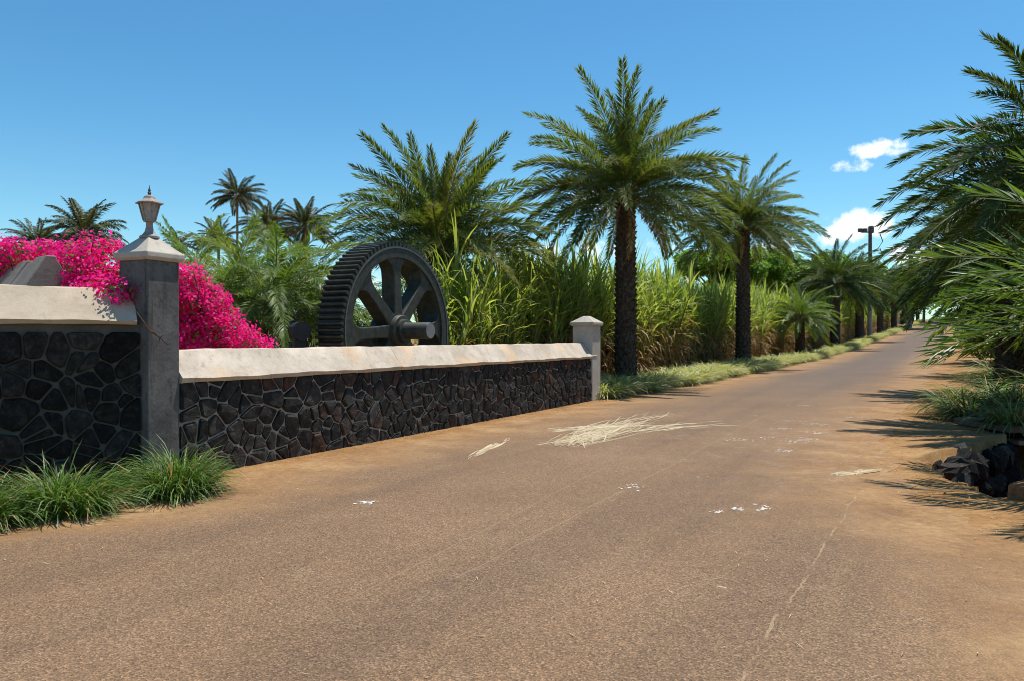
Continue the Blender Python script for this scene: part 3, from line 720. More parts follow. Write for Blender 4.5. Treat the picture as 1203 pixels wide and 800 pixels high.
GROUPL = 'date palms lining the left side of the road'
def lp(u, off=-1.3):
    k = (u - 601.5) / F; d = (1.98 + off - .588 * 18.9) / (k - .588); return k * d, d
x, d = lp(735); palm('date_palm', 'tallest date palm with rough trunk just behind the short pale pillar', 'palm tree', x, d, 5.85, 'date', 86, 1.06, .33, 11, GROUPL, twist=.4, power=.86, emax=86, emin=-16, dead=5)
x, d = lp(873); palm('date_palm', 'second tall date palm up the road from the short pillar', 'palm tree', x, d, 6.55, 'date', 80, 1.04, .34, 12, GROUPL, power=.82, emin=-18, dead=5)
x, d = lp(940); palm('date_palm', 'short lime-green palm with low crown in the row before the sugar cane', 'palm tree', x, d, 2.5, 'lime', 60, 1.08, .30, 13, GROUPL)
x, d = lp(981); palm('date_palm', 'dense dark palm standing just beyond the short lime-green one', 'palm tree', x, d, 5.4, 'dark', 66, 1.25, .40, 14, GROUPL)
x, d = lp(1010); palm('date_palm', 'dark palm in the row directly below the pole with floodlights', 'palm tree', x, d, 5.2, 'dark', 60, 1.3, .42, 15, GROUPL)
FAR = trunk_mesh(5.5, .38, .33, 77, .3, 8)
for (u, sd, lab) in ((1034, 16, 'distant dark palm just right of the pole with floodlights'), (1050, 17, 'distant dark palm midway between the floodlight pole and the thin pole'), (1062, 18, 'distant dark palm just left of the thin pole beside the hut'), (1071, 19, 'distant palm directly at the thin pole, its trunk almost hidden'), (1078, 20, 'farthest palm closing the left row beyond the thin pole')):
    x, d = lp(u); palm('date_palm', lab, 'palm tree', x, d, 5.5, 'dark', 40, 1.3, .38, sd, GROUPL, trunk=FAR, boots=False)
p = at(516, 300, 21.5); palm('date_palm', 'broad date palm with wide crown rising right behind the iron gear wheel', 'palm tree', p.x, p.y, 4.0, 'date', 78, .95, .33, 21, twist=1.1, power=1.0, emin=-8, emax=86, dead=2)

# young feathery palms behind the wall
GY = 'young feathery palms behind the long wall'
for (u, v, d, h, sc, sd, lab) in ((320, 345, 16.0, 2.1, .95, 31, 'lime feathery young palm with dark trunk between magenta bush and gear wheel'), (258, 330, 15.5, 1.9, .85, 32, 'young feathery palm just behind the magenta bush right of the tall pillar'),
                                 (375, 345, 19.0, 1.9, .95, 33, 'lime young palm partly hidden by the left teeth of the gear'), (285, 300, 24, 2.6, 1.05, 34, 'taller lime young palm at the back below the tallest coconut palm'), (225, 310, 20, 2.4, .9, 35, 'pale young palm peeping out right beside the tall pillar'), (345, 300, 26, 2.6, 1.0, 36, 'lime young palm at the back below the two right coconut palms')):
    p = at(u, v, d); palm('young_palm', lab, 'palm tree', p.x, p.y, h, 'young', 56, sc * 1.05, .17, sd, GY, emin=-16, boots=False)

# coconut palms far off
def coco(u, v, d, sc, sd, lab, n=40):
    p = at(u, v, d); h = p.z - float(gz(p.x, p.y))
    b = MB(); b.lathe([(.28, -.3), (.22, .5), (.17, h * .5), (.15, h)], 10)
    palm('coconut_palm', lab, 'palm tree', p.x, p.y, h, 'coco', n, sc, .18, sd, 'coconut palms on the skyline at left', emin=-22, power=.9, boots=False, trunk=b.mesh('trunk', [M['bark_grey']]))
coco(279, 232, 105, .85, 41, 'tallest coconut palm on bare thin trunk standing high above the young palms')
coco(98, 276, 62, .78, 42, 'large coconut palm behind the magenta flowers left of the lantern')
coco(44, 288, 80, .72, 43, 'small coconut palm at far left above the magenta flowers')
coco(210, 290, 95, .56, 44, 'small coconut palm crown just right of the tall pillar cap', 24)
coco(257, 284, 85, .62, 45, 'low coconut palm crown under the tallest coconut palm')
coco(315, 270, 80, .74, 46, 'coconut palm with round crown right of the tallest coconut palm')
coco(359, 268, 78, .76, 47, 'coconut palm touching the left fronds of the broad date palm')

# right-hand palms
GR = 'date palms along the right side of the road'
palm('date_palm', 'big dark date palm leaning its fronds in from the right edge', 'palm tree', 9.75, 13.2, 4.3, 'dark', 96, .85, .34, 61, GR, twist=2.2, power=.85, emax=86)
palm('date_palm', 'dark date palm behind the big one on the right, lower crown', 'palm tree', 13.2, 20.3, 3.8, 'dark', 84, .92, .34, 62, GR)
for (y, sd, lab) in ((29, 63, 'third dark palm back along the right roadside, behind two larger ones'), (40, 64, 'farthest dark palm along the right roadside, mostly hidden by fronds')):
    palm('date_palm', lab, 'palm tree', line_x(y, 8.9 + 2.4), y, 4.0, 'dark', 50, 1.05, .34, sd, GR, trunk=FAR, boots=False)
palm('young_palm', 'nearest young palm with long stiff leaflets reaching in from right edge', 'palm tree', 6.8, 7.45, 1.75, 'near', 50, 1.0, .22, 65, GR, emin=-4, emax=80)

# ---------------------------------------------------------------- sugar cane
def ribbon(p0, az_, e0, bend, L, wd, segs, rg, taper=.75):
    """a strap leaf: list of verts and quads"""
    V = []; Fc = []; p = Vector(p0); ca, sa = math.cos(az_), math.sin(az_); side = Vector((-sa, ca, 0))
    tw = rg.uniform(-.6, .6)
    for i in range(segs + 1):
        s = i / segs; e = e0 - bend * s
        wv = side * math.cos(tw * s) + Vector((0, 0, 1)) * math.sin(tw * s)
        ww = wd / 2 * (1 if i == 0 else (1 - s ** 2.2 * taper)) * (.25 if i == segs else 1)
        V += [p - wv * ww, p + wv * ww]
        p = p + (Vector((ca, sa, 0)) * math.cos(e) + Vector((0, 0, 1)) * math.sin(e)) * (L / segs)
    for i in range(segs): Fc.append((2 * i, 2 * i + 1, 2 * i + 3, 2 * i + 2))
    return V, Fc
def cane_stalk(seed):
    rg = random.Random(seed); G = MB()
    H = rg.uniform(1.9, 2.9); la = rg.uniform(0, 6.28); lm = abs(rg.gauss(0, .16)); tip = Vector((math.cos(la) * lm * H, math.sin(la) * lm * H, H))
    f = lambda s: tip * s - Vector((0, 0, 1)) * 0 + Vector((math.cos(la), math.sin(la), 0)) * (-.12 * lm * H * math.sin(s * 3.14))
    P = [f(s / 3) for s in range(4)]
    G.tube(P, [.026, .024, .022, .014], 3, 2, cap=False)
    for k in range(10):
        s = .42 + .58 * k / 9; azk = la + (k % 2) * math.pi + rg.uniform(-.7, .7)
        V, Fc = ribbon(f(s), azk, R(rg.uniform(70, 86)), R(rg.uniform(40, 130)), rg.uniform(1.0, 1.6), rg.uniform(.055, .080), 5, rg); G.add(V, Fc, 0)
    for k in range(3):
        V, Fc = ribbon(f(1), rg.uniform(0, 6.28), R(rg.uniform(80, 89)), R(rg.uniform(10, 45)), rg.uniform(1.0, 1.5), .06, 4, rg); G.add(V, Fc, 0)
    for k in range(11):
        s = rg.uniform(.12, .80); V, Fc = ribbon(f(s), rg.uniform(0, 6.28), R(rg.uniform(-10, 60)), R(rg.uniform(70, 150)), rg.uniform(.6, 1.2), rg.uniform(.035, .065), 4, rg); G.add(V, Fc, 1)
    return np.array([tuple(v) for v in G.V], dtype=np.float32), np.array(G.F, dtype=np.int32), np.array(G.M, dtype=np.int32)
CANE = [cane_stalk(200 + i) for i in range(18)]
CM = [M['cane_leaf'], M['cane_dry'], M['cane_stalk']]
def merge(parts):
    Vs, Fs, Ms, b = [], [], [], 0
    for V, Fc, m in parts: Vs.append(V); Fs.append(Fc + b); Ms.append(m); b += len(V)
    return np.concatenate(Vs), np.concatenate(Fs), np.concatenate(Ms)
def put(V, x, y, z, rz, s, tilt=(0, 0)):
    Mx = np.array(Euler((tilt[0], tilt[1], rz)).to_matrix(), dtype=np.float32) * s
    return V @ Mx.T + np.array([x, y, z], dtype=np.float32)
rg = random.Random(3)
clumps = []
for c in range(9):
    parts = []
    for k in range(7):
        V, Fc, m = CANE[rg.randrange(18)]; q = rg.uniform(0, 6.28); rr_ = rg.uniform(.02, .38)
        parts.append((put(V, math.cos(q) * rr_, math.sin(q) * rr_, 0, rg.uniform(0, 6.28), rg.uniform(.82, 1.12), (rg.uniform(-.1, .1), rg.uniform(-.1, .1))), Fc, m))
    V, Fc, m = merge(parts); clumps.append(np_mesh('sugar_cane_clump', V, Fc, CM, m))
OFF0 = -3.2
def cane_h(y): return .93 + .17 * min(1, max(0, (y - 18) / 10))
y = 18.2; k = 0
while y < 140:
    x = line_x(y, OFF0 + rg.uniform(-.35, .25))
    if not (y < 19 and False):
        o = link('sugar_cane_clump', clumps[k % 9], None, (x, y, float(gz(x, y)) - .05), (0, 0, rg.uniform(0, 6.28)), cane_h(y) * (.86 if y < 20.5 else 1) * rg.uniform(.90, 1.08))
        tag(o, 'green sugar cane clump in the front row of the cane field behind the palms', 'sugar cane', 'front row of sugar cane clumps')
    y += .50 if y < 45 else (.95 if y < 80 else 1.6); k += 1
parts = []
for r_ in range(0, 9):
    y = (12.33 + .62 * r_) / (.588 + .10)
    while y < (88 if r_ > 3 else 145):
        off = OFF0 - .62 * r_ + rg.uniform(-.3, .3); x = line_x(y, off); V, Fc, m = CANE[rg.randrange(18)]
        parts.append((put(V, x, y, float(gz(x, y)) - .05, rg.uniform(0, 6.28), cane_h(y) * rg.uniform(.92, 1.2), (rg.uniform(-.09, .09), rg.uniform(-.09, .09))), Fc, m))
        y += rg.uniform(.16, .30) if y < 50 else (rg.uniform(.35, .55) if y < 88 else rg.uniform(.7, 1.1))
V, Fc, m = merge(parts)
tag(link('sugar_cane_field', np_mesh('sugar_cane_field', V, Fc, CM, m)), 'dense mass of tall sugar cane filling the field behind the front row', 'sugar cane', kind='stuff')

# ---------------------------------------------------------------- grasses
def tuft_mesh(name, seed, n, L, wd, rad, mats, e=(35, 88), bend=(40, 110), segs=3, dry=0.0):
    rg = random.Random(seed); G = MB()
    for k in range(n):
        q = rg.uniform(0, 6.28); r_ = rad * math.sqrt(rg.random()) ; f = r_ / rad
        p = (math.cos(q) * r_, math.sin(q) * r_, -.02); az_ = q + rg.gauss(0, .7)
        V, Fc = ribbon(p, az_, R(e[1] - (e[1] - e[0]) * f * rg.uniform(.5, 1.1)), R(rg.uniform(*bend)), L * rg.uniform(.6, 1.1), wd * rg.uniform(.7, 1.2), segs, rg, .9)
        G.add(V, Fc, 1 if rg.random() < dry else 0)
    return np_mesh(name, np.array([tuple(v) for v in G.V]), np.array(G.F), mats, G.M)
HT = [tuft_mesh('grass_clump', 40 + i, 340, .74, .034, .30, [M['hedge'], M['straw']], (42, 88), (75, 155), 4, .10) for i in range(5)]
y = 19.9; k = 0; rg = random.Random(9)
GH = 'silvery ornamental grass clumps edging the left side of the road'
while y < 175:
    x = line_x(y, -.15 + rg.uniform(-.15, .12))
    for row in range(2 if y < 40 else 1):
        xx = x - .75 * row; o = link('ornamental_grass', HT[(k + row) % 5], None, (xx, y + .2 * row, float(gz(xx, y))), (0, 0, rg.uniform(0, 6.28)), (rg.uniform(.95, 1.3), rg.uniform(.95, 1.3), rg.uniform(.95, 1.45)))
        tag(o, ('silvery arching grass clump in the front row of the roadside edging' if row == 0 else 'silvery grass clump in the back row of the edging beneath the palms'), 'grass clump', GH + (', front row' if row == 0 else ', back row'))
    y += rg.uniform(.78, .98) if y < 40 else (rg.uniform(.9, 1.2) if y < 75 else 1.7); k += 1

GT = [tuft_mesh('grass_clump', 70 + i, 900, .56, .013, .28, [M['grass'], M['cane_dry']], (30, 88), (60, 130), 4, .05) for i in range(3)]
for i, (u, v, d, s, lab) in enumerate(((72, 607, 6.95, 1.08, 'dark green arching grass clump below the left wall, nearer of the two full ones'), (208, 580, 7.8, 1.12, 'green arching grass clump at the foot of the tall lamp pillar'), (-25, 612, 6.45, 1.0, 'green grass clump cut off by the left edge below the wall')  )):
    xx = (u - 601.5) / F * d
    o = link('grass_clump', GT[i % 3], None, (xx, d, 0), (0, 0, i * 1.9), (s * 1.1, s * .9, s * 1.25)); tag(o, lab, 'grass clump', 'green grass clumps below the left wall')

# right verge plants
GTr = [tuft_mesh('grass_clump', 90 + i, 420, .72, .026, .34, [M['hedge_green'], M['cane_dry']], (10, 85), (50, 130), 4, .22) for i in range(2)]
for i, (x, y, s, z, lab) in enumerate(((8.35, 12.75, 1.0, .16, 'striped dry grass clump over the left end of the culvert slab'), (9.1, 12.85, 1.1, .18, 'striped arching grass clump on the middle of the culvert slab'), (9.9, 13.0, 1.05, .18, 'grass clump on the culvert slab at the right edge'))):
    o = link('grass_clump', GTr[i % 2], None, (x, y, z), (0, 0, i * 2.1), s); tag(o, lab, 'grass clump', 'grass clumps on the culvert slab')
GA = [tuft_mesh('arching_grass', 120 + i, 300, 1.35, .034, .32, [M['grass'], M['cane_dry']], (35, 86), (70, 150), 5, .25) for i in range(2)]
for i, (x, y, s) in enumerate(((8.7, 14.4, .46), (9.5, 14.6, .5), (9.2, 13.9, .44), (9.0, 15.4, .44), (9.9, 14.9, .5), (9.9, 15.9, .5), (10.9, 16.6, .56), (10.9, 15.2, .62), (12.1, 18.0, .62), (11.9, 16.4, .66), (13.2, 20.3, .62), (14.6, 22.6, .62), (16.4, 25.6, .65))):
    o = link('tall_grass', GA[i % 2], None, (x, y, .0), (0, 0, i * 1.3), s * 1.9); tag(o, 'tall green and straw-coloured reed grass clump on the right verge', 'tall grass', 'tall reed grass on the right verge')

def leaf_cloud(cent, nrm, size, rg_, aspect=.6, jit=.6):
    n = len(cent); d = rg_.normal(size=(n, 3)); d /= np.linalg.norm(d, axis=1)[:, None]
    d = d * jit + nrm; d /= np.linalg.norm(d, axis=1)[:, None] + 1e-9
    r = rg_.normal(size=(n, 3)); a = np.cross(d, r); a /= np.linalg.norm(a, axis=1)[:, None] + 1e-9; b = np.cross(d, a)
    s = size * rg_.uniform(.7, 1.25, (n, 1))
    V = np.stack([cent - b * s * .5, cent + a * s * aspect * .5 + d * s * .12, cent + b * s * .5, cent - a * s * aspect * .5 + d * s * .12], 1).reshape(-1, 3)
    i = np.arange(n) * 4
    return V, np.concatenate([np.stack([i, i + 1, i + 2], 1), np.stack([i, i + 2, i + 3], 1)])
def blob_points(blobs, n, rg_, shell=.5):
    w_ = np.array([b[3] * b[4] + b[3] * b[5] + b[4] * b[5] for b in blobs]); w_ = w_ / w_.sum(); ks = rg_.choice(len(blobs), n, p=w_)
    B = np.array(blobs)[ks]; d = rg_.normal(size=(n, 3)); d /= np.linalg.norm(d, axis=1)[:, None]
    r = (shell + (1 - shell) * rg_.random(n) ** .5)[:, None] * (1 + .22 * np.sin(d[:, :1] * 9 + ks[:, None]) * np.sin(d[:, 1:2] * 8) * np.sin(d[:, 2:3] * 7 + 2))
    return B[:, :3] + d * r * B[:, 3:6], d
# bougainvillea: many small sprays gathered along arching stems
def bougainvillea(label, blobs, seed, nspray=420, per=24, group='bougainvillea bushes behind the walls', sprays=()):
    rg_ = np.random.default_rng(seed); c = np.mean([b[:3] for b in blobs], 0)
    t = thing('bougainvillea', label, 'flowering shrub', (float(c[0]), float(c[1]), 0)); off = np.array([c[0], c[1], 0])
    sp_, sn = blob_points(blobs, nspray, rg_, .72)
    if len(sprays): sp_ = np.concatenate([sp_, np.array(sprays)]); sn = np.concatenate([sn, np.tile([[.3, -.6, .3]], (len(sprays), 1))])
    n = len(sp_)
    ctr = np.repeat(sp_, per, 0) + rg_.normal(size=(n * per, 3)) * .048; nr = np.repeat(sn, per, 0) + np.array([0, 0, .4])
    V, Fc = leaf_cloud(ctr - off, nr, .040, rg_, .85, .9); link('bracts', np_mesh('bracts', V, Fc, M['bract']), t)['kind'] = 'stuff'
    lp_, ln = blob_points(blobs, nspray * 4, rg_, .8)
    V, Fc = leaf_cloud(lp_ - off, ln, .055, rg_, .6, .9); link('leaves', np_mesh('leaves', V, Fc, M['bleaf']), t)['kind'] = 'stuff'
    b = MB()
    for k in range(40):
        i = rg_.integers(n); p1 = Vector(sp_[i] - off); p0 = Vector((rg_.normal() * .12, rg_.normal() * .12, .05)); m_ = p0.lerp(p1, .55) + Vector((0, 0, .25))
        b.tube([p0, m_, p1, p1 + (p1 - m_) * .12], [.016, .011, .006, .003], 4, cap=False)
    b.obj('stems', M['twig'], t)['kind'] = 'stuff'
def B(u, v, d, ru, rv, rd): p = at(u, v, d); return (p.x, p.y, p.z, ru / F * d, rd, rv / F * d)
bougainvillea('magenta bougainvillea spilling over the buff coping left of the tall pillar',
              [B(115, 310, 8.95, 34, 30, .40), B(92, 308, 9.3, 26, 22, .35), B(45, 302, 9.75, 40, 16, .4), B(8, 306, 9.75, 34, 20, .4), B(-30, 310, 9.7, 40, 22, .4), B(130, 335, 8.75, 22, 20, .25), B(100, 330, 8.85, 24, 22, .25), B(118, 340, 8.4, 28, 11, .14), B(138, 346, 8.22, 18, 12, .12), B(112, 346, 8.28, 18, 8, .1)], 5, 560, 24,
              sprays=[tuple(at(148, 350, 8.25)), tuple(at(140, 353, 8.25)), tuple(at(132, 350, 8.3)), tuple(at(118, 345, 8.35)), tuple(at(125, 352, 8.3)), tuple(at(145, 345, 8.3))])
bougainvillea('magenta bougainvillea bush behind the long wall right of the tall pillar',
              [B(222, 348, 9.9, 26, 34, .4), B(234, 362, 10.0, 30, 34, .4), B(250, 382, 10.1, 30, 26, .4), B(276, 400, 10.3, 28, 16, .4), B(222, 392, 9.95, 34, 28, .4), B(298, 409, 10.5, 24, 9, .3), B(215, 330, 9.7, 10, 14, .3)], 6, 560, 24)

# broadleaf trees beyond the cane
def tree(label, u, v, d, wpx, hpx, seed, n=5200, leaf=.42, group='broadleaf trees beyond the cane field', name='broadleaf_tree', mat='tree_leaf'):
    rg_ = np.random.default_rng(seed); p = at(u, v, d); z0 = float(gz(p.x, p.y)); W = wpx / F * d; H = hpx / F * d
    t = thing(name, label, 'tree', (p.x, p.y, z0)); t['group'] = group
    blobs = []
    for k in range(44):
        q = rg_.uniform(0, 6.28); r_ = W * math.sqrt(rg_.random()) * .9; zz = p.z + H * rg_.uniform(-.9, .7) * (1 - .5 * r_ / W)
        s = W * rg_.uniform(.18, .34); blobs.append((p.x + math.cos(q) * r_, p.y + math.sin(q) * r_, zz, s, s, s * .55))
    off = np.array([p.x, p.y, z0]); c, nrm = blob_points(blobs, n, rg_, .55)
    V, Fc = leaf_cloud(c - off, nrm * .4 + np.array([0, 0, .8]), leaf, rg_, .5, .6); link('crown', np_mesh('crown', V, Fc, M[mat]), t)
    b = MB(); hz_ = p.z - z0; b.tube([(0, 0, -.3), (.1, 0, hz_ * .35), (0, .15, hz_ * .7)], [.32, .25, .16], 8)
    for k in range(9):
        bl = blobs[k]; e_ = Vector(bl[:3]) - Vector(off); st_ = Vector((.05, .05, hz_ * rg_.uniform(.4, .65))); b.tube([st_, st_.lerp(e_, .5) + Vector((0, 0, .3)), e_], [.14, .08, .03], 5, cap=False)
    b.obj('trunk', M['bark_grey'], t)
tree('bright green spreading tree between the second and short palms', 915, 322, 72, 74, 42, 1, 15000)
tree('flat-topped green tree behind the second palm trunk', 845, 312, 66, 50, 30, 2, 9000)
tree('green tree top behind the dense dark palm', 968, 326, 88, 60, 40, 3, 9000)
tree('green tree behind the pole with floodlights', 1040, 330, 120, 56, 40, 4, 7000, .55)
tree('low green tree at far end of the road behind the thin pole', 1085, 335, 165, 55, 36, 5, 6000, .7)
tree('dark green tree closing the view at the right end of the road', 1150, 325, 150, 60, 44, 6, 6000, .7)

def shrub(label, x, y, w_, h, seed, n=1500, leaf=.10, z=0.0, mat='shrub_leaf', group=None):
    rg_ = np.random.default_rng(seed); t = thing('shrub', label, 'shrub', (x, y, z + float(gz(x, y))), group=group)
    bl = [(rg_.normal() * w_ * .35, rg_.normal() * w_ * .35, h * rg_.uniform(.3, .8), w_ * .35, w_ * .35, h * .28) for _ in range(12)]
    c, nrm = blob_points(bl, n, rg_, .4); V, Fc = leaf_cloud(c, nrm * .6 + np.array([0, 0, .6]), leaf, rg_, .38, .7); link('foliage', np_mesh('foliage', V, Fc, M[mat]), t)['kind'] = 'stuff'
    b = MB()
    for q in bl: b.tube([(0, 0, -.05), (q[0] * .5, q[1] * .5, q[2] * .6), q[:3]], [.02, .014, .006], 4, cap=False)
    b.obj('stems', M['twig'], t)
for i, (x, y) in enumerate(((13.0, 16.5), (15.2, 19.0), (17.5, 23.5), (21.5, 30.5), (27.5, 41.0), (25, 36.5), (31.5, 47), (35.5, 54), (41, 63), (47.5, 74), (56, 88), (65, 103), (76, 121), (89, 143), (102, 165), (113, 184))):
    shrub('dense green roadside shrub in the row behind the right-hand palms', x, y, 2.4 + y * .012, 2.6 + y * .012, 10 + i, 2200, .24 + y * .004, group='shrubs behind the right-hand palms')

# ---------------------------------------------------------------- culvert on the right
cu = thing('culvert', 'concrete culvert slab with dark opening beside the right edge of the road', 'culvert', (8.1, 12.4, 0), R(6))
for (x0, x1, dy, dz, rz_) in ((-.12, .78, .03, .0, .03), (.80, 1.72, -.05, .012, -.02), (1.74, 3.0, .02, -.006, .01)):
    b = MB(); b.box((0, 0, 0), (x1 - x0, 1.3, .11)); o = bevel(b.obj('slab', M['slab'], cu, loc=((x0 + x1) / 2, .55 + dy, .125 + dz), rot=(.01, -.012 + dz, rz_)), .025, 3)
for (x_, y_) in ((.14, .95), (1.25, .90)):
    b = MB(); b.box((x_, y_, -.48), (.24, .9, 1.08)); b.obj('side_wall', M['stone'], cu)  # near-black stone: the hollow's shade is put into the wall colour
b = MB(); b.box((.68, .35, -.14), (.78, .3, .08)); bevel(b.obj('ledge', M['pillar_pale'], cu), .012)
b = MB(); b.box((1.6, 1.25, -.6), (3.2, .2, 1.3)); b.obj('dark_backing', M['black_iron'], cu)  # black backing added so the culvert opening stays dark
rs = random.Random(4)
def rock_mesh(seed, mat):
    rg = random.Random(seed); b = MB(); n = 7; V = [(0, 0, -.38)]
    for (z, r_) in ((-.25, .36), (.0, .5), (.25, .38)):
        for k in range(n): q = 2 * math.pi * k / n + z; V.append((math.cos(q) * r_ * rg.uniform(.8, 1.15), math.sin(q) * r_ * rg.uniform(.8, 1.15), z * rg.uniform(.8, 1.2)))
    V.append((0, 0, .36)); Fc = [(0, 1 + (k + 1) % n, 1 + k) for k in range(n)]
    for j in range(2): Fc += [(1 + j * n + k, 1 + j * n + (k + 1) % n, 1 + (j + 1) * n + (k + 1) % n, 1 + (j + 1) * n + k) for k in range(n)]
    Fc += [(1 + 2 * n + k, 1 + 2 * n + (k + 1) % n, 1 + 3 * n) for k in range(n)]
    b.add(V, Fc); return b.mesh('rock', mat)
RK = [rock_mesh(i, M['stone_brown']) for i in range(5)]
for i, (x, y, z, s, lab) in enumerate(((5.62, 9.75, -.10, .42, 'dark rock at the near left corner of the ditch'), (5.95, 10.25, -.14, .40, 'dark rock in the ditch bank beside the sunlit earth'), (6.35, 10.85, -.10, .44, 'dark rock below the left end of the culvert slab'), (5.42, 9.25, -.22, .42, 'dark rock sunk in the ditch edge nearest the road'), (5.85, 10.0, -.5, .6, 'large dark rock at the bottom of the ditch bank'), (7.55, 11.85, -.30, .62, 'added dark rock covering the pale bank under the left corner of the culvert slab'), (8.05, 12.45, -.55, .75, 'added large dark rock covering the bank inside the left of the culvert opening'))):  # last two rocks added to darken the bank under the slab
    tag(link('rock', RK[i % 5], None, (x, y, z), (i, i * .7, i * 2), (s, s * .9, s * .7)), lab, 'rock', 'rocks lining the ditch')
RKD = [rock_mesh(20 + i, M['stone']) for i in range(5)]  # near-black rocks added over the pale ditch bank to darken it
k = 0
for (p0, p1, n_) in (((5.40, 10.15), (6.45, 10.85), 4), ((6.45, 10.85), (7.95, 12.2), 6), ((8.0, 12.3), (8.25, 13.3), 3)):
    for i in range(n_):
        for lev in range(3):
            f = (i + .5) / n_; x = p0[0] + (p1[0] - p0[0]) * f + rs.uniform(-.05, .05); y = p0[1] + (p1[1] - p0[1]) * f + rs.uniform(-.05, .05); s_ = rs.uniform(.40, .52)
            tag(link('rock', RKD[k % 5], None, (x, y, -.27 - .33 * lev), (k * .9, k * .6, k * 1.7), (s_, s_, s_ * .85)), ('added dark rock in the top course masking the pale ditch bank', 'added dark rock in the middle course masking the pale ditch bank', 'added dark rock in the bottom course masking the pale ditch bank')[lev], 'rock', 'added rocks darkening the ditch bank, ' + ('top', 'middle', 'bottom')[lev] + ' course'); k += 1
b = MB(); b.tube([(0, 0, 0), (.0, .5, .02)], .17, 18); tag(b.obj('pipe', M['white'], None, loc=(8.72, 12.05, -.05), rot=(0, 0, R(-30))), 'white pipe end showing under the culvert slab at right edge', 'pipe')
b = MB(); b.box((0, 0, 0), (.42, .24, .22)); tag(bevel(b.obj('rusty_block', M['rust'], None, loc=(5.12, 7.55, .06), rot=(.1, -.08, .5)), .03, 3), 'rusty brown block lying at the ditch edge by the right border', 'block')

# ---------------------------------------------------------------- poles and hut
def pole(u, vtop, d, r0, label, heads):
    p = at(u, vtop, d); z0 = float(gz(p.x, p.y)); h = p.z - z0
    t = thing('utility_pole', label, 'utility pole', (p.x, p.y, z0))
    b = MB(); b.tube([(0, 0, -.5), (0, 0, h * .30)], [r0 * 1.1, r0], 10); b.obj('pole_foot', M['pole_pale'], t)
    b = MB(); b.tube([(0, 0, h * .30), (0, 0, h)], [r0 * .98, r0 * .75], 10); b.obj('pole', M['pole'], t); return t, h
t, h = pole(1022, 268, 85, .24, 'dark utility pole with floodlights and a transformer rising above the palm row', 1)
b = MB(); b.box((-.35, 0, h - .5), (1.3, .12, .12)); b.obj('crossarm', M['pole'], t)
for x in (-1.2, -.65): b = MB(); b.box((x, -.2, h - .32), (.42, .3, .4)); b.obj('floodlight', M['pole'], t)
b = MB(); b.lathe([(.26, h - .6), (.30, h - .5), (.30, h + .1), (.2, h + .2)], 12, (.1, 0, 0)); b.obj('transformer', M['pole'], t)
for z in (h - 2.6, h - 4.2):
    b = MB(); b.tube([(.2, 0, z), (.9, 0, z + .3), (1.4, 0, z + 1.1), (1.1, 0, z + 1.9)], .05, 5); b.obj('cable_loop', M['lamp_dark'], t)
t, h = pole(1069, 288, 122, .30, 'plain thin utility pole near the far end of the road', 0)
b = MB(); b.box((.5, 0, h - .9), (1.1, .2, .2)); b.obj('bracket', M['pole'], t)
hp = at(1057, 372, 150)
hut = thing('small_hut', 'small grey hut glimpsed between far palm trunks by the thin pole', 'hut', (hp.x, hp.y, float(gz(hp.x, hp.y))), R(-20))
b = MB(); b.box((0, 0, 1.6), (3.2, 3, 3.4)); b.obj('wall', M['hut'], hut)
b = MB(); b.box((0, 0, 3.4), (3.8, 3.6, .25)); b.obj('roof', M['white'], hut)
b = MB(); b.box((.3, -1.52, 1.0), (.9, .06, 2.0)); b.obj('door', M['black_iron'], hut)

# ---------------------------------------------------------------- straw and litter on the road
def G0(u, v): d = 1440.0 / (v - 396); return Vector(((u - 601.5) / F * d, d, 0))
def straw_mesh(P, wd, rg, strands=1, spread=.0):
    b = MB()
    for s in range(strands):
        o1, o2 = rg.gauss(0, spread * .55), rg.gauss(0, spread * .75) ; hz_ = .006 + .012 * rg.random() ** 1.5 * (strands > 30) + .012 * rg.random() * (strands > 1)
        fa = rg.uniform(0, .6) ** 1.3 if strands > 1 else 0; fc = min(1.05, fa + rg.uniform(.22, .65)) if strands > 1 else 1
        a = Vector(P[0]).lerp(Vector(P[-1]), fa); c = Vector(P[0]).lerp(Vector(P[-1]), fc)
        d = (c - a); nrm = Vector((-d.y, d.x, 0)).normalized(); L = d.length; V = []; n = 6; bow = rg.uniform(-.05, .05) * L * (1.8 if strands > 25 else (.7 if strands > 1 else 1.6))
        for i in range(n + 1):
            f = i / n; p = a + d * f + nrm * (o1 + (o2 - o1) * f + bow * math.sin(3.14 * f)); ww = wd * (.35 + .65 * math.sin(3.14 * min(1, .12 + f * .88))) * .5
            V += [p - nrm * ww + Vector((0, 0, hz_)), p + nrm * ww * .2 + Vector((0, 0, hz_ + .006 + .006 * math.sin(f * 7 + s))), p + nrm * ww + Vector((0, 0, hz_))]
        b.add(V, [(3 * i + k, 3 * i + k + 1, 3 * i + k + 4, 3 * i + k + 3) for i in range(n) for k in range(2)])
    return b
rg = random.Random(21); GS = 'dry cane straws strewn on the road'
def straw(uv0, uv1, wd, lab, strands=1, spread=0.0, name='dry_cane_leaf', cat='dry leaf', group=GS):
    b = straw_mesh([G0(*uv0), G0(*uv1)], wd, rg, strands, spread); c = sum((Vector(v) for v in b.V), Vector()) / len(b.V); b.V = [tuple(Vector(v) - c) for v in b.V]
    tag(b.obj(name, M['straw'], None, loc=c), lab, cat, group)
straw((547, 540), (604, 513), .06, 'thick pale bundle of dry cane leaf lying alone before the straw pile', 24, .06, 'straw_bundle')
straw((660, 526), (775, 484), .024, 'main heap of pale cane straw lying across the left of the road', 190, .34, 'straw_bundle')
straw((650, 524), (735, 498), .03, 'looser pale straw fan at the near end of the main heap', 50, .22, 'straw_bundle')
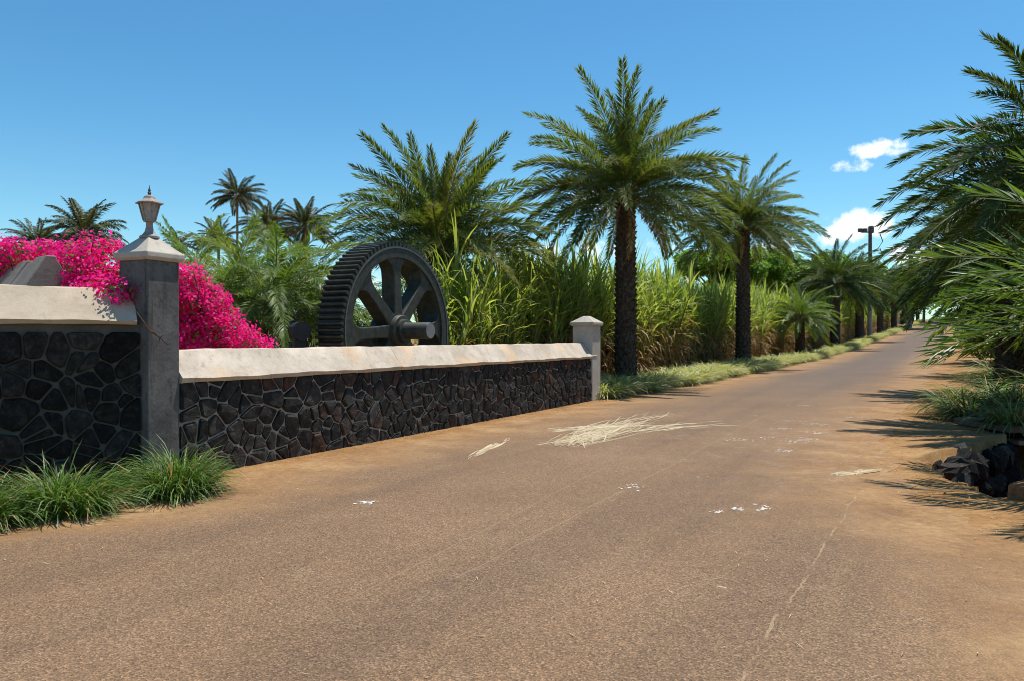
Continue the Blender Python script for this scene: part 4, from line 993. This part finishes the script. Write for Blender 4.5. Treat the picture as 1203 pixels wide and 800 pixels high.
straw((725, 508), (860, 496), .03, 'flat far spread of cane straw reaching towards the middle of the road', 50, .35, 'straw_bundle')
straw((640, 507), (800, 497), .035, 'flat spread of pale cane straw crossing the main heap', 60, .30, 'straw_bundle')
straw((975, 560), (1052, 551), .03, 'pale sheaf of dry straw lying on the right of the road', 40, .09, 'straw_bundle')
for (a, c, wd) in (((568, 507), (720, 503), .03), ((585, 502), (700, 506), .025), ((690, 505), (895, 492), .03), ((720, 500), (890, 490), .022), ((632, 495), (672, 517), .025), ((640, 504), (668, 517), .03), ((700, 514), (716, 520), .03), ((750, 506), (775, 516), .025), ((655, 516), (700, 522), .02), ((700, 490), (760, 500), .03), ((780, 494), (850, 496), .02), ((570, 505), (650, 500), .02), ((860, 474), (942, 467), .04), ((880, 494), (905, 491), .03), ((620, 510), (680, 498), .02), ((660, 505), (760, 494), .03)):
    straw(a, c, wd, 'long thin dry cane straw lying among the straw on the left of the road')
straw((840, 690), (876, 698), .065, 'short pale cane leaf lying alone in the middle of the near road', name='dry_cane_leaf', group=None)
straw((95, 620), (156, 614), .016, 'thin yellow straw on the road below the left grass clumps', group=None)
straw((1048, 524), (1098, 517), .022, 'pale twig on the earth beside the ditch', group=None)
straw((1000, 583), (1018, 578), .02, 'short curled straw just below the right straw sheaf', group=None)
straw((1010, 440), (1052, 438), .05, 'pale straw line lying across the road further up', group=None)
# fine straw dust and crumbs of earth
def crumbs(name, pts, L, wd, rg, mat, lab):
    V = []; Fc = []
    for (x, y) in pts:
        q = rg.uniform(0, 6.28); l = L * rg.uniform(.4, 1.3); dx, dy = math.cos(q) * l / 2, math.sin(q) * l / 2; ww = wd * rg.uniform(.6, 1.3); z = float(gz(x, y)) + .006; i = len(V)
        V += [(x - dx, y - dy, z), (x - dy / l * ww, y + dx / l * ww, z + .004), (x + dx, y + dy, z + rg.uniform(0, .012)), (x + dy / l * ww, y - dx / l * ww, z + .004)]; Fc.append((i, i + 1, i + 2, i + 3))
    tag(link(name, np_mesh(name, V, Fc, mat)), lab, 'litter', kind='stuff')
pts = []
for _ in range(650): c = G0(rg.gauss(730, 70), min(560, max(470, rg.gauss(499, 9)))); pts.append((c.x, c.y))
for _ in range(900): y = rg.uniform(4.4, 22); x = float(pl(y, RIGHT)) + rg.gauss(.25, .55); pts.append((x, y)) if not in_poly(np.float64(x), np.float64(y), DITCH) else 0
for _ in range(900): y = rg.uniform(3.3, 20); pts.append((float(pl(y, LEFT)) * 0 + rg.uniform(max(-6, float(pl(y, LEFT))), float(pl(y, RIGHT))), y))
crumbs('straw_litter', pts, .07, .005, rg, M['straw'], 'tiny scattered bits of straw over the road and verge')
pts = []
for (u, v, n_, sp_) in ((430, 592, 40, .05), (843, 603, 22, .03), (869, 600, 26, .03), (900, 598, 34, .05), (945, 478, 30, .1), (963, 510, 60, .12), (920, 505, 26, .08), (935, 520, 40, .10), (948, 518, 60, .12), (918, 531, 40, .08), (742, 574, 40, .08), (962, 500, 40, .12), (930, 496, 25, .1), (995, 485, 25, .15), (870, 518, 30, .1), (1000, 492, 20, .12), (905, 515, 30, .1)):
    c = G0(u, v)
    for _ in range(n_): pts.append((c.x + rg.gauss(0, sp_), c.y + rg.gauss(0, sp_)))
V = []; Fc = []
for (x, y) in pts:
    rr_ = .003 + .018 * rg.random() ** 2.6; i = len(V); z = float(gz(x, y)) + .0035 + rg.uniform(0, .002); n = 7
    V += [(x, y, z + .001)] + [(x + math.cos(6.283 * k / n) * rr_ * rg.uniform(.5, 1.4), y + math.sin(6.283 * k / n) * rr_ * rg.uniform(.5, 1.4), z) for k in range(n)]
    Fc += [(i, i + 1 + k, i + 1 + (k + 1) % n) for k in range(n)]
tag(link('white_splashes', np_mesh('white_splashes', V, Fc, M['white'])), 'small dry white splashes dotted over the lane of the road', 'splash', kind='stuff')
pts = []
for _ in range(1100):
    s = rg.uniform(-.2, WL + .3); o_ = abs(rg.gauss(0, .16)) + .02; pts.append((W0.x + WD.x * s + WD.y * o_, W0.y + WD.y * s - WD.x * o_))
for _ in range(900): y = rg.uniform(5, 16); x = float(pl(y, RIGHT)) + rg.uniform(-.2, 1.5); pts.append((x, y)) if not in_poly(np.float64(x), np.float64(y), DITCH) else 0
V = []; Fc = []
for (x, y) in pts:
    s = .006 + .016 * rg.random() ** 3; q = rg.uniform(0, 6); z = float(gz(x, y)); i = len(V)
    V += [(x + s * math.cos(q + a) * rg.uniform(.7, 1.2), y + s * math.sin(q + a) * rg.uniform(.7, 1.2), z - .004) for a in (0, 2.1, 4.2)] + [(x, y, z + s * rg.uniform(.5, 1.1))]
    Fc += [(i, i + 1, i + 3), (i + 1, i + 2, i + 3), (i + 2, i, i + 3)]
tag(link('gravel', np_mesh('gravel', V, Fc, M['dirt'])), 'crumbs of orange earth and grit along the wall foot and right verge', 'gravel', kind='stuff')
